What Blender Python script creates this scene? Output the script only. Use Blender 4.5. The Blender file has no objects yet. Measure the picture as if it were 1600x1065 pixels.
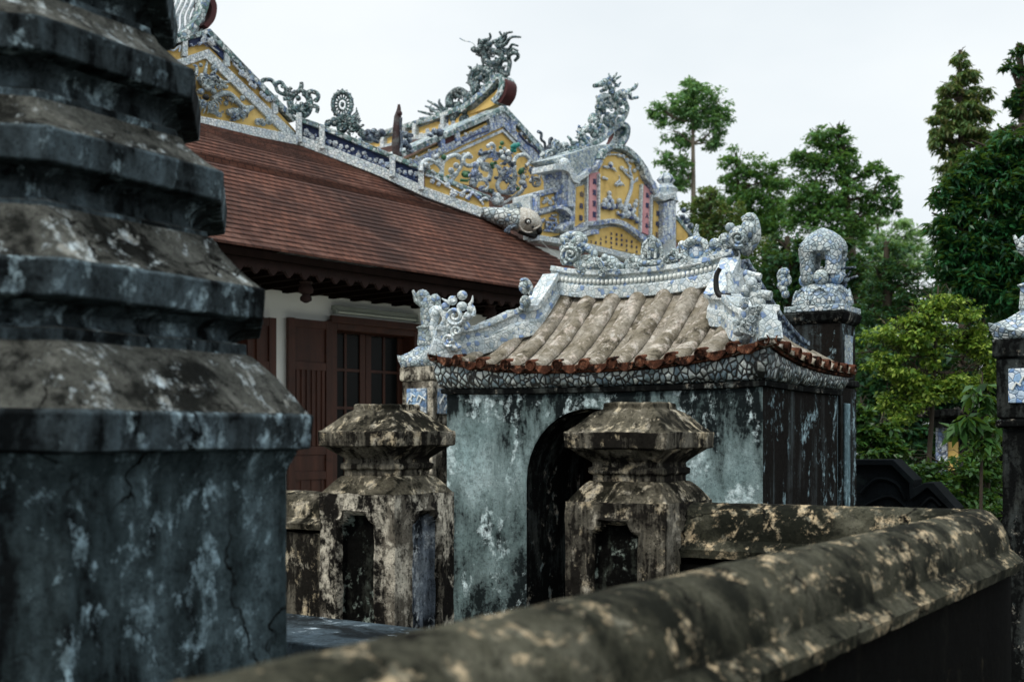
import bpy, math, random
import numpy as np
from mathutils import Vector, noise as mnoise
R = math.radians
sc = bpy.context.scene
COL = sc.collection
random.seed(7)
rng = np.random.default_rng(11)

# ------------------------------------------------------------------ camera
EYE = 1.6
FPX, CX, HY = 1800.0, 800.0, 680.0          # focal length, centre column and horizon row of the 1600 px photograph
cam_d = bpy.data.cameras.new('camera'); cam = bpy.data.objects.new('camera', cam_d); COL.objects.link(cam)
cam.location = (0, 0, EYE); cam.rotation_euler = (R(90), 0, 0)
cam_d.sensor_width = 36; cam_d.lens = 36 * FPX / 1600
cam_d.shift_y = (HY - 532.5) / 1600
cam_d.clip_start = .05; cam_d.clip_end = 2000
cam_d.dof.use_dof = True; cam_d.dof.focus_distance = 5.6; cam_d.dof.aperture_fstop = 3.6
sc.camera = cam

# ------------------------------------------------------------------ sky, sun, exposure
SUN_EL, SUN_AZ = R(52), R(-128)             # azimuth from +Y towards +X
w = bpy.data.worlds.new('World'); sc.world = w; w.use_nodes = True
nt = w.node_tree; bg = nt.nodes['Background']; bg.inputs[1].default_value = .1
sky = nt.nodes.new('ShaderNodeTexSky'); sky.sky_type = 'NISHITA'; sky.sun_disc = False
sky.sun_elevation = SUN_EL; sky.sun_rotation = SUN_AZ
tc = nt.nodes.new('ShaderNodeTexCoord')
mp = nt.nodes.new('ShaderNodeMapping'); mp.inputs['Scale'].default_value = (1, 1, 2.2)
nz = nt.nodes.new('ShaderNodeTexNoise'); nz.inputs['Scale'].default_value = 1.7; nz.inputs['Detail'].default_value = 5
rp = nt.nodes.new('ShaderNodeValToRGB')     # the overcast cloud sheet
rp.color_ramp.elements[0].position = .3; rp.color_ramp.elements[0].color = (.66, .735, .785, 1)
rp.color_ramp.elements[1].position = .7; rp.color_ramp.elements[1].color = (.88, .92, .935, 1)
sep = nt.nodes.new('ShaderNodeSeparateXYZ')
grad = nt.nodes.new('ShaderNodeMapRange'); grad.inputs[1].default_value = .36; grad.inputs[2].default_value = .95
grad.inputs[3].default_value = 9.2; grad.inputs[4].default_value = 23.0
mul = nt.nodes.new('ShaderNodeVectorMath'); mul.operation = 'SCALE'
mx = nt.nodes.new('ShaderNodeMixRGB'); mx.inputs[0].default_value = .93
L = nt.links.new
L(tc.outputs['Generated'], mp.inputs[0]); L(mp.outputs[0], nz.inputs[0]); L(nz.outputs[0], rp.inputs[0])
L(tc.outputs['Generated'], sep.inputs[0]); L(sep.outputs[2], grad.inputs[0])
L(rp.outputs[0], mul.inputs[0]); L(grad.outputs[0], mul.inputs['Scale'])
L(sky.outputs[0], mx.inputs[1]); L(mul.outputs[0], mx.inputs[2]); L(mx.outputs[0], bg.inputs[0])
sd = bpy.data.lights.new('sun', 'SUN'); sd.energy = 1.5; sd.angle = R(10); sd.color = (1, .95, .86)
so = bpy.data.objects.new('sun', sd); COL.objects.link(so)
tosun = Vector((math.sin(SUN_AZ) * math.cos(SUN_EL), math.cos(SUN_AZ) * math.cos(SUN_EL), math.sin(SUN_EL)))
so.rotation_euler = tosun.to_track_quat('Z', 'Y').to_euler(); so.location = tosun * 30
sc.view_settings.view_transform = 'Standard'; sc.view_settings.look = 'None'
sc.view_settings.exposure = .3; sc.view_settings.gamma = 1

# ------------------------------------------------------------------ materials
def lin(h):
    h = h.lstrip('#'); c = [int(h[i:i+2], 16) / 255 for i in (0, 2, 4)]
    return tuple((x / 12.92 if x <= .04045 else ((x + .055) / 1.055) ** 2.4) for x in c) + (1,)

class NT:
    def __init__(s, name, rough=.85, spec=.25):
        s.m = bpy.data.materials.new(name); s.m.use_nodes = True
        s.t = s.m.node_tree; s.b = s.t.nodes['Principled BSDF']
        s.b.inputs['Roughness'].default_value = rough
        s.b.inputs['Specular IOR Level'].default_value = spec
        s._v = None
    def n(s, typ, **kw):
        o = s.t.nodes.new(typ)
        for k, v in kw.items(): setattr(o, k, v)
        return o
    def l(s, a, b): s.t.links.new(a, b)
    def vec(s):
        if s._v is None:
            t = s.n('ShaderNodeTexCoord'); i = s.n('ShaderNodeObjectInfo')
            k = s.n('ShaderNodeMath', operation='MULTIPLY'); k.inputs[1].default_value = 23.0
            a = s.n('ShaderNodeVectorMath', operation='ADD')
            s.l(i.outputs['Random'], k.inputs[0]); s.l(t.outputs['Object'], a.inputs[0]); s.l(k.outputs[0], a.inputs[1])
            s._v = a.outputs[0]
        return s._v
    def map(s, sx, sy, sz, rot=(0, 0, 0)):
        m = s.n('ShaderNodeMapping'); m.inputs['Scale'].default_value = (sx, sy, sz); m.inputs['Rotation'].default_value = rot
        s.l(s.vec(), m.inputs[0]); return m.outputs[0]
    def noise(s, scale, detail=6, rough=.6, v=None, dist=0):
        o = s.n('ShaderNodeTexNoise'); o.inputs['Scale'].default_value = scale; o.inputs['Detail'].default_value = detail
        o.inputs['Roughness'].default_value = rough; o.inputs['Distortion'].default_value = dist
        s.l(v or s.vec(), o.inputs['Vector']); return o.outputs[0]
    def ramp(s, src, stops, interp='LINEAR'):
        o = s.n('ShaderNodeValToRGB'); cr = o.color_ramp; cr.interpolation = interp
        while len(cr.elements) < len(stops): cr.elements.new(.5)
        for e, (p, c) in zip(cr.elements, stops):
            e.position = p; e.color = c if isinstance(c, tuple) else (c, c, c, 1)
        s.l(src, o.inputs[0]); return o.outputs[0]
    def mix(s, f, a, b, mode='MIX'):
        o = s.n('ShaderNodeMixRGB', blend_type=mode)
        for i, x in ((0, f), (1, a), (2, b)):
            if isinstance(x, (int, float)): o.inputs[i].default_value = x
            elif isinstance(x, tuple): o.inputs[i].default_value = x
            else: s.l(x, o.inputs[i])
        return o.outputs[0]
    def math(s, op, a, b=0.0):
        o = s.n('ShaderNodeMath', operation=op)
        for i, x in ((0, a), (1, b)):
            if isinstance(x, (int, float)): o.inputs[i].default_value = x
            else: s.l(x, o.inputs[i])
        return o.outputs[0]
    def bump(s, h, strength=.4, dist=.02):
        o = s.n('ShaderNodeBump'); o.inputs['Strength'].default_value = strength; o.inputs['Distance'].default_value = dist
        s.l(h, o.inputs['Height']); s.l(o.outputs[0], s.b.inputs['Normal'])
    def col(s, c):
        if isinstance(c, tuple): s.b.inputs['Base Color'].default_value = c
        else: s.l(c, s.b.inputs['Base Color'])
        return s.m

def mold(name, a, b, dark='#10100e', mid='#3d3a33', patch=None, cover=.5, big=1.6, streak=.5, patch_cover=.42, bump=.5, zs=.16, fine=26, soft=.06, sharp=.35, crack=0, zst=None, pmap=(1, 1, .55), bd=.02):
    """old lime plaster or cement: two base tones, running black mould, optional coloured patches"""
    q = NT(name, .95, .04)
    st = q.noise(big * 4.2, 7, .66, q.map(1, 1, zs), .3)
    bl = q.noise(big, 8, .68, None, .4)
    fn = q.noise(fine, 5, .7)
    m = q.mix(streak, bl, st)
    m = q.mix(.22, m, fn)
    base = q.mix(q.ramp(q.noise(big * 2.3, 6, .65), [(.38, 0.0), (.62, 1.0)]), lin(a), lin(b))
    base = q.mix(q.ramp(fn, [(.35, .55), (.6, 0.0)]), base, lin(mid))
    if zst:
        t = q.n('ShaderNodeTexCoord'); sx = q.n('ShaderNodeSeparateXYZ'); q.l(t.outputs['Object'], sx.inputs[0])
        zz = q.math('ADD', q.math('DIVIDE', sx.outputs[2], zst[0]), q.math('MULTIPLY', q.math('SUBTRACT', st, .5), .35))
        m = q.math('ADD', m, q.math('SUBTRACT', q.ramp(zz, [(p, v + .2) for p, v in zst[1]]), .2))
    c0 = .62 - .25 * cover
    half = q.ramp(m, [(c0 - .1 - soft, 0.0), (c0, .8)])
    full = q.ramp(m, [(c0, 0.0), (c0 + soft, 1.0)])
    c = q.mix(half, base, lin(mid)); c = q.mix(full, c, lin(dark))
    if patch:
        pm = q.mix(.35, q.noise(big * 2.9 + .7, 8, .7, q.map(*pmap), .5), q.noise(fine * .6, 6, .75))
        pc = q.mix(q.ramp(q.noise(big * 7, 5, .6), [(.4, 0.0), (.6, 1.0)]), lin(patch), lin(a))
        c = q.mix(q.ramp(pm, [(1 - patch_cover - .07, 0.0), (1 - patch_cover, 1.0)]), c, pc)
    g2 = q.noise(fine * 2.3, 5, .75)
    hb = m
    if crack:
        dv = q.n('ShaderNodeVectorMath', operation='ADD'); nv = q.n('ShaderNodeTexNoise'); nv.inputs['Scale'].default_value = crack * 1.7; nv.inputs['Detail'].default_value = 5
        q.l(q.vec(), nv.inputs['Vector']); sv = q.n('ShaderNodeVectorMath', operation='SCALE'); sv.inputs['Scale'].default_value = .55 / crack * 2
        q.l(nv.outputs['Color'], sv.inputs[0]); q.l(q.vec(), dv.inputs[0]); q.l(sv.outputs[0], dv.inputs[1])
        ve = q.n('ShaderNodeTexVoronoi', feature='DISTANCE_TO_EDGE'); ve.inputs['Scale'].default_value = crack; q.l(dv.outputs[0], ve.inputs['Vector'])
        ck = q.mix(1.0, q.ramp(ve.outputs[0], [(.006, 1.0), (.022, 0.0)]), q.ramp(q.noise(crack * .8, 4), [(.48, 0.0), (.56, 1.0)]), 'MULTIPLY')
        c = q.mix(ck, c, lin('#0c0b09'))
    c = q.mix(1.0, c, q.ramp(q.mix(.5, g2, fn), [(.36, .42), (.5, 1.0), (.62, 1.28)]), 'MULTIPLY')
    if sharp: c = q.mix(q.ramp(q.mix(.6, q.noise(fine * .42, 8, .75), g2), [(.53, 0.0), (.57, sharp)]), c, lin(dark))
    q.bump(q.mix(.5, q.mix(.5, fn, g2), m), bump, bd)
    return q.col(c)

def mosaic(name, palette, scale=24, grout='#2a2c2a', gw=.07, stain=.25, stretch=(1, 1, 1), rough=.38, bump=.5, stain_col='#2b302e'):
    """broken-porcelain mosaic: voronoi shards with dark joints"""
    q = NT(name, rough, .5)
    v = q.map(*stretch)
    o = q.n('ShaderNodeTexVoronoi'); o.inputs['Scale'].default_value = scale; q.l(v, o.inputs['Vector'])
    e = q.n('ShaderNodeTexVoronoi', feature='DISTANCE_TO_EDGE'); e.inputs['Scale'].default_value = scale; q.l(v, e.inputs['Vector'])
    sp = q.n('ShaderNodeSeparateColor'); q.l(o.outputs['Color'], sp.inputs[0])
    n = len(palette)
    tile = q.ramp(sp.outputs[0], [(i / n, lin(c)) for i, c in enumerate(palette)], 'CONSTANT')
    tile = q.mix(q.ramp(q.noise(scale * 2.6, 3, .6), [(.45, 0.0), (.62, .35)]), tile, lin('#5f7896'))
    gr = q.ramp(e.outputs[0], [(gw * .5, 1.0), (gw, 0.0)])
    c = q.mix(gr, tile, lin(grout))
    st = q.mix(.45, q.noise(2.4, 8, .7), q.noise(5, 6, .7, q.map(1, 1, .3)))
    c = q.mix(q.ramp(st, [(.60 - .3 * stain, 0.0), (.74 - .2 * stain, .92)]), c, lin(stain_col))
    q.bump(q.mix(.25, q.ramp(e.outputs[0], [(0, 0.0), (gw * 2.4, 1.0)]), q.noise(scale * 3, 3)), bump, .012)
    return q.col(c)

def plain(name, a, b, scale=6, rough=.7, stretch=(1, 1, 1), bump=.25, dirt='#3a352c', dirt_amt=.25, spec=.3):
    q = NT(name, rough, spec)
    v = q.map(*stretch)
    c = q.mix(q.ramp(q.noise(scale, 7, .65, v), [(.35, 0.0), (.65, 1.0)]), lin(a), lin(b))
    c = q.mix(q.ramp(q.noise(scale * .7 + 1.3, 8, .72), [(.6 - .2 * dirt_amt, 0.0), (.78, min(1, dirt_amt * 2.2))]), c, lin(dirt))
    q.bump(q.noise(scale * 5, 5, .65, v), bump, .01)
    return q.col(c)

def foliage(name, cols, rough=.55, trans=.35):
    q = NT(name, rough, .3)
    g = q.n('ShaderNodeNewGeometry')
    n = q.noise(.9, 3, .6)
    f = q.mix(.5, g.outputs['Random Per Island'], n)
    c = q.ramp(f, [(.2 + .6 * i / (len(cols) - 1), lin(x)) for i, x in enumerate(cols)])
    q.col(c)
    tr = q.n('ShaderNodeBsdfTranslucent'); q.l(q.mix(.5, c, lin('#7f9a2a')), tr.inputs[0])
    ms = q.n('ShaderNodeMixShader'); ms.inputs[0].default_value = trans
    out = q.t.nodes['Material Output']
    q.l(q.b.outputs[0], ms.inputs[1]); q.l(tr.outputs[0], ms.inputs[2]); q.l(ms.outputs[0], out.inputs[0])
    return q.m

M = {}
M['stupa_side'] = mold('stupa_side', '#72848d', '#505f66', dark='#0e1112', mid='#282d2e', patch='#9db2b9', cover=.54, big=2.6, streak=.6, patch_cover=.39, zs=.25, fine=34, bump=.5, sharp=.6)
M['stupa_body'] = mold('stupa_body', '#6b7d83', '#4b5a5f', dark='#111415', mid='#1e2627', patch='#9db6c0', cover=.38, big=2.6, streak=.62, patch_cover=.39, zs=.26, fine=38, bump=.4, sharp=.5, crack=3)
M['stupa_top'] = mold('stupa_top', '#8a8a83', '#64645d', dark='#191a18', mid='#3c3d39', patch='#b7c3c7', cover=.54, big=4.4, streak=.25, patch_cover=.39, fine=44, zs=.6, bump=.9, sharp=.75, crack=5)
M['pillar'] = mold('pillar', '#aea798', '#8a8373', dark='#1d1b18', mid='#36332c', patch='#c3b294', cover=.52, big=2.7, streak=.66, patch_cover=.40, zs=.11, fine=36, bump=.6, soft=.03, sharp=.8)
M['pillar_pale'] = mold('pillar_pale', '#b9b2a2', '#93897a', dark='#1b1917', mid='#3a352e', patch='#cfc6b4', cover=.56, big=2.0, streak=.7, patch_cover=.445, zs=.14, fine=34, bump=.6, soft=.03, sharp=.8)
M['panel_dark'] = mold('panel_dark', '#7c8a80', '#5c625a', dark='#0c0c0b', mid='#26251f', patch='#a9b3a9', cover=.74, big=3.4, streak=.4, patch_cover=.385, zs=.3, fine=40, bump=.6, sharp=.8)  # mouldy panel tone, darkened to stand in for shade inside the recess
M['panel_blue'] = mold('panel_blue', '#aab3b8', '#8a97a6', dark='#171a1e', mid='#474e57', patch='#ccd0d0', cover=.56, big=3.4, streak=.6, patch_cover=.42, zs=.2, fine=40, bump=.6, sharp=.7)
M['pillar_top'] = mold('pillar_top', '#979082', '#7b7566', dark='#181712', mid='#423e33', patch='#bdaf94', cover=.58, big=4.4, streak=.1, patch_cover=.41, fine=34, zs=.7, bump=.8, sharp=.75)
M['coping'] = mold('coping', '#6a675a', '#525043', dark='#191a15', mid='#2e2e25', patch='#baa585', cover=.56, big=4.6, streak=.1, patch_cover=.405, zs=.8, fine=42, bump=.8, sharp=.75, crack=4, pmap=(1.15, .42, 1.15), bd=.006)
M['wall_side'] = mold('wall_side', '#3d3a31', '#2c2a24', dark='#080807', mid='#161511', patch='#7d7058', cover=.95, big=2.2, streak=.5, patch_cover=.33, zs=.25, fine=34, bump=.7, sharp=.6)  # black mould, darkened further so the colour carries the wall's shade
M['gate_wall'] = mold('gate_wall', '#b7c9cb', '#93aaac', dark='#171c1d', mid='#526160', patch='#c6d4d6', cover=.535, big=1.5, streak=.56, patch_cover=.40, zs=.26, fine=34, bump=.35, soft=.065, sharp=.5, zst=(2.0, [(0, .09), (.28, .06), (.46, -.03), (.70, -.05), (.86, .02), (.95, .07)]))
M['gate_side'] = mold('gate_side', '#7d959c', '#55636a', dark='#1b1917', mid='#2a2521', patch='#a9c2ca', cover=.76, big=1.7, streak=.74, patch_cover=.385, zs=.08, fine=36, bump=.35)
M['moss_tile'] = mold('moss_tile', '#b1aba1', '#938d84', dark='#37332a', mid='#6f6655', patch='#b9aca0', cover=.36, big=3.0, streak=.2, patch_cover=.42, fine=40, zs=.6, bump=.7, sharp=.4)
M['terracotta'] = mold('terracotta', '#8f5b44', '#634032', dark='#17100d', mid='#3a241c', patch='#7d6250', cover=.50, big=9, streak=.1, patch_cover=.40, fine=60, zs=.8, bump=.4, sharp=.6)
M['shard'] = mosaic('shard', ['#b9c4c2', '#9aa7a8', '#cfd4cd', '#7d8d8e', '#aeb9b4', '#66787e', '#c3c9c2'], 30, '#0c0d0d', .16, .40, (1, 1, .7), .42, .9, '#0f1212')
M['porcelain'] = mosaic('porcelain', ['#dde2e1', '#cfd7d8', '#e4e6e2', '#c2ccce', '#d8dcd8', '#d3dadb', '#cdd5d3', '#dfe2dd', '#7f97c0', '#d5dcdd', '#b5c3cc', '#e0e3df'], 34, '#8d9999', .055, .42, (1, 1, 1), .42, .4, '#5b6665')
M['lantern_mosaic'] = mosaic('lantern_mosaic', ['#ccd3d2', '#bac6c8', '#d8dbd7', '#a5b5bc', '#c8cfcb', '#8ea3be', '#b0bfc0'], 36, '#55636a', .07, .36, (1, 1, 1), .42, .7, '#4a5553')
M['sculpt'] = mosaic('sculpt', ['#ccd4d2', '#b5c1c0', '#d8ddd8', '#a0afb3', '#8199b8', '#c2cbc7', '#a9b7b3'], 38, '#59625f', .06, .40, (1, 1, 1), .45, .6, '#39423f')
M['fish_scale'] = mosaic('fish_scale', ['#cdd2cf', '#b3bcbb', '#dadcd5', '#98a5a8', '#c2c6be', '#8a9cae'], 20, '#4a4f4d', .10, .3, (1, 1, 1), .45, 1.0)
M['mosaic_white'] = mosaic('mosaic_white', ['#dfe3e1', '#d0d7d6', '#e6e8e4', '#c3cfcf', '#dadfd9', '#bfc9d0'], 30, '#777f82', .07, .1)
M['mosaic_blue'] = mosaic('mosaic_blue', ['#a3b0d2', '#b8c2d6', '#d0d6da', '#8f9fc6', '#c3ccd4', '#7c92c0', '#d0d6d3', '#dfe2de', '#6a83b8', '#c9d1d6', '#aab6bd'], 25, '#4d5666', .08, .32)
M['mosaic_green'] = mosaic('mosaic_green', ['#9db5b0', '#c3cec9', '#6f9088', '#b7c5c2', '#4b7064', '#d3d9d4', '#88a0b0', '#3a5c54', '#b0bfbf', '#dce0db', '#6b86a8'], 26, '#2b312f', .07, .36, stain_col='#1f2826')
M['dragon_glaze'] = mosaic('dragon_glaze', ['#8fa8a4', '#46685f', '#c3cdc8', '#2f5048', '#6d8a88', '#26403a', '#a9b8b6', '#55707c'], 36, '#1f2524', .09, .5, stain_col='#161d1c', bump=.8)
M['mosaic_dark'] = mosaic('mosaic_dark', ['#56667c', '#3d4d66', '#7d8d9a', '#2e3748', '#9fadb5', '#495868'], 32, '#15181a', .07, .4, stain_col='#14181a')
M['flower'] = mosaic('flower', ['#e3e7e6', '#d6dee0', '#c3ced9', '#eaece8', '#aebfd4'], 40, '#7c8288', .05, .2)
M['yellow'] = plain('yellow', '#dcbd78', '#cfab60', 3, .8, dirt='#8a6c3a', dirt_amt=.6)
M['pink'] = plain('pink', '#cf9a9c', '#c2868a', 4, .8, dirt='#93565a', dirt_amt=.4)
M['navy'] = plain('navy', '#2a3a62', '#1e2a4a', 5, .6)
M['maroon'] = plain('maroon', '#4e2222', '#3c1a1b', 6, .7)
M['black_maroon'] = plain('black_maroon', '#3a2424', '#261a1c', 12, .6, dirt='#6f7472', dirt_amt=.5)
M['ink'] = plain('ink', '#46527a', '#36405c', 9, .6)
M['paving'] = plain('paving', '#c4c0b4', '#b6b2a6', 2, .9)
M['whitewash'] = plain('whitewash', '#e9ebe6', '#e0e3de', 1.2, .9, bump=.08, dirt='#a7a79c', dirt_amt=.2)
M['wood'] = plain('wood', '#45271b', '#301910', 9, .5, (1, 1, .08), .3, '#1a0d08', .35)
M['dark_wood'] = plain('dark_wood', '#150d0a', '#0d0806', 9, .9, (1, 1, .2), .3, '#0c0806', .3, spec=.03)
M['carved_wood'] = plain('carved_wood', '#2a1814', '#1d100d', 14, .85, (1, 1, 1), .5, '#140b08', .4)
M['lamp_metal'] = plain('lamp_metal', '#8d948c', '#838a82', 3, .5, bump=.05)
M['slab'] = mold('slab', '#5f6f7a', '#4c5960', dark='#1c2022', mid='#343c40', patch='#b9c6ce', cover=.5, big=3, streak=.1, patch_cover=.38, fine=30, zs=.8)
M['black_stone'] = plain('black_stone', '#15191c', '#0d1012', 5, .9, bump=.5, dirt='#27312f', dirt_amt=.3, spec=.05)
M['column'] = mold('column', '#6b7a7c', '#585f5c', dark='#0e0f0f', mid='#2a2a27', patch='#a99f90', cover=.72, big=2.4, streak=.6, patch_cover=.37, zs=.16, fine=40)
M['pale_pilaster'] = mold('pale_pilaster', '#9dbac2', '#85a4ae', dark='#15191b', mid='#45555a', patch='#b0c8cf', cover=.26, big=3, streak=.6, patch_cover=.40, zs=.12, fine=40)
M['plaque'] = mosaic('plaque', ['#b9cadb', '#8fb0d0', '#d5dde2', '#6c8fbd', '#a3b6c6'], 34, '#56708f', .05, .32)
M['fish_head'] = mosaic('fish_head', ['#ddd8cb', '#d2cabb', '#e3dfd4', '#c6bba8', '#d8d3c8'], 60, '#9a8f7c', .08, .3, (1, 1, 1), .5, .6, '#7a6c57')
M['black'] = plain('black', '#141414', '#0e0e0e', 5, .5)
M['white_glaze'] = plain('white_glaze', '#e2e4df', '#d6d9d3', 5, .3)
M['teal_glaze'] = plain('teal_glaze', '#1f6f6c', '#2a8577', 8, .35)
M['leaf_glaze'] = plain('leaf_glaze', '#3f6a45', '#2f553c', 9, .4)
M['bark'] = plain('bark', '#4a4136', '#342d25', 5, .9, (1, 1, .25), .8)
M['pale_bark'] = plain('pale_bark', '#7b7264', '#5c5448', 5, .9, (1, 1, .3), .6)
q = NT('glass', .3, .12); M['glass'] = q.col(lin('#0c0e0e'))
q = NT('lamp_tube', .35, .5); M['lamp_tube'] = q.col(lin('#b9c0b4'))
def roof_mat():
    q = NT('roof_tile', .85, .12)
    br = q.n('ShaderNodeTexBrick'); br.inputs['Scale'].default_value = 1; br.offset = .5
    br.inputs['Brick Width'].default_value = .085; br.inputs['Row Height'].default_value = .0785
    br.inputs['Mortar Size'].default_value = .006; br.inputs['Bias'].default_value = 0
    for i, c in enumerate(('#6b4638', '#4b2f26')): br.inputs[i + 1].default_value = lin(c)
    br.inputs[3].default_value = lin('#35231e')
    uv = q.n('ShaderNodeUVMap'); q.l(uv.outputs[0], br.inputs[0])
    c = q.mix(q.ramp(q.noise(1.1, 7, .68), [(.36, 0.0), (.62, .85)]), br.outputs[0], lin('#2b1f1c'))
    c = q.mix(q.ramp(q.noise(3.4, 7, .7, None, .6), [(.52, 0.0), (.70, .5)]), c, lin('#7a5a4e'))
    q.bump(br.outputs[1], -.25, .008)
    return q.col(c)
M['roof_tile'] = roof_mat()
M['soil'] = plain('soil', '#3a382a', '#2a2c1e', 2.5, .95, bump=.8, dirt='#1d2414', dirt_amt=.5)

# ------------------------------------------------------------------ frames and mesh builder
class Frame:
    def __init__(s, ox, oy, deg):
        s.ox, s.oy, s.deg = ox, oy, deg
        a = R(deg); s.xd = (math.cos(a), math.sin(a)); s.yd = (-math.sin(a), math.cos(a))
    def w(s, x, y, z): return (s.ox + x * s.xd[0] + y * s.yd[0], s.oy + x * s.xd[1] + y * s.yd[1], z)
    def inv(s, p):
        dx, dy = p[0] - s.ox, p[1] - s.oy
        return (dx * s.xd[0] + dy * s.xd[1], dx * s.yd[0] + dy * s.yd[1], p[2])
    def at(s, px, py, y=0.0):
        """photo pixel -> (x, z, depth) on this frame's vertical plane at local y"""
        dx = (px - CX) / FPX; dz = (HY - py) / FPX
        d = (y + s.ox * s.yd[0] + s.oy * s.yd[1]) / (dx * s.yd[0] + s.yd[1])
        X, Y = d * dx - s.ox, d - s.oy
        return (X * s.xd[0] + Y * s.xd[1], EYE + d * dz, d)
WORLD = Frame(0, 0, 0)

ROOTF = {}
def new_obj(name, data): 
    o = bpy.data.objects.new(name, data); COL.objects.link(o); return o
def thing(name, label, cat, frame, x=0, y=0, z=0, group=None):
    o = new_obj(name, None); o.empty_display_size = .1
    p = frame.w(x, y, z); o.location = p; o.rotation_euler = (0, 0, R(frame.deg))
    o['label'] = label; o['category'] = cat; o['kind'] = 'thing'
    if group: o['group'] = group
    ROOTF[o.name] = (Frame(p[0], p[1], frame.deg), z)
    return o
def root_of(o):
    while o.parent: o = o.parent
    return o

def catmull(pts, sub=5):
    if len(pts) < 3: return list(pts)
    P = [Vector(p) for p in pts]; P = [P[0] * 2 - P[1]] + P + [P[-1] * 2 - P[-2]]
    out = []
    for i in range(1, len(P) - 2):
        a, b, c, d = P[i-1], P[i], P[i+1], P[i+2]
        for k in range(sub):
            t = k / sub
            out.append(.5 * ((2*b) + (c - a) * t + (2*a - 5*b + 4*c - d) * t*t + (3*b - a - 3*c + d) * t**3))
    out.append(P[-2]); return [tuple(v) for v in out]

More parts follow.
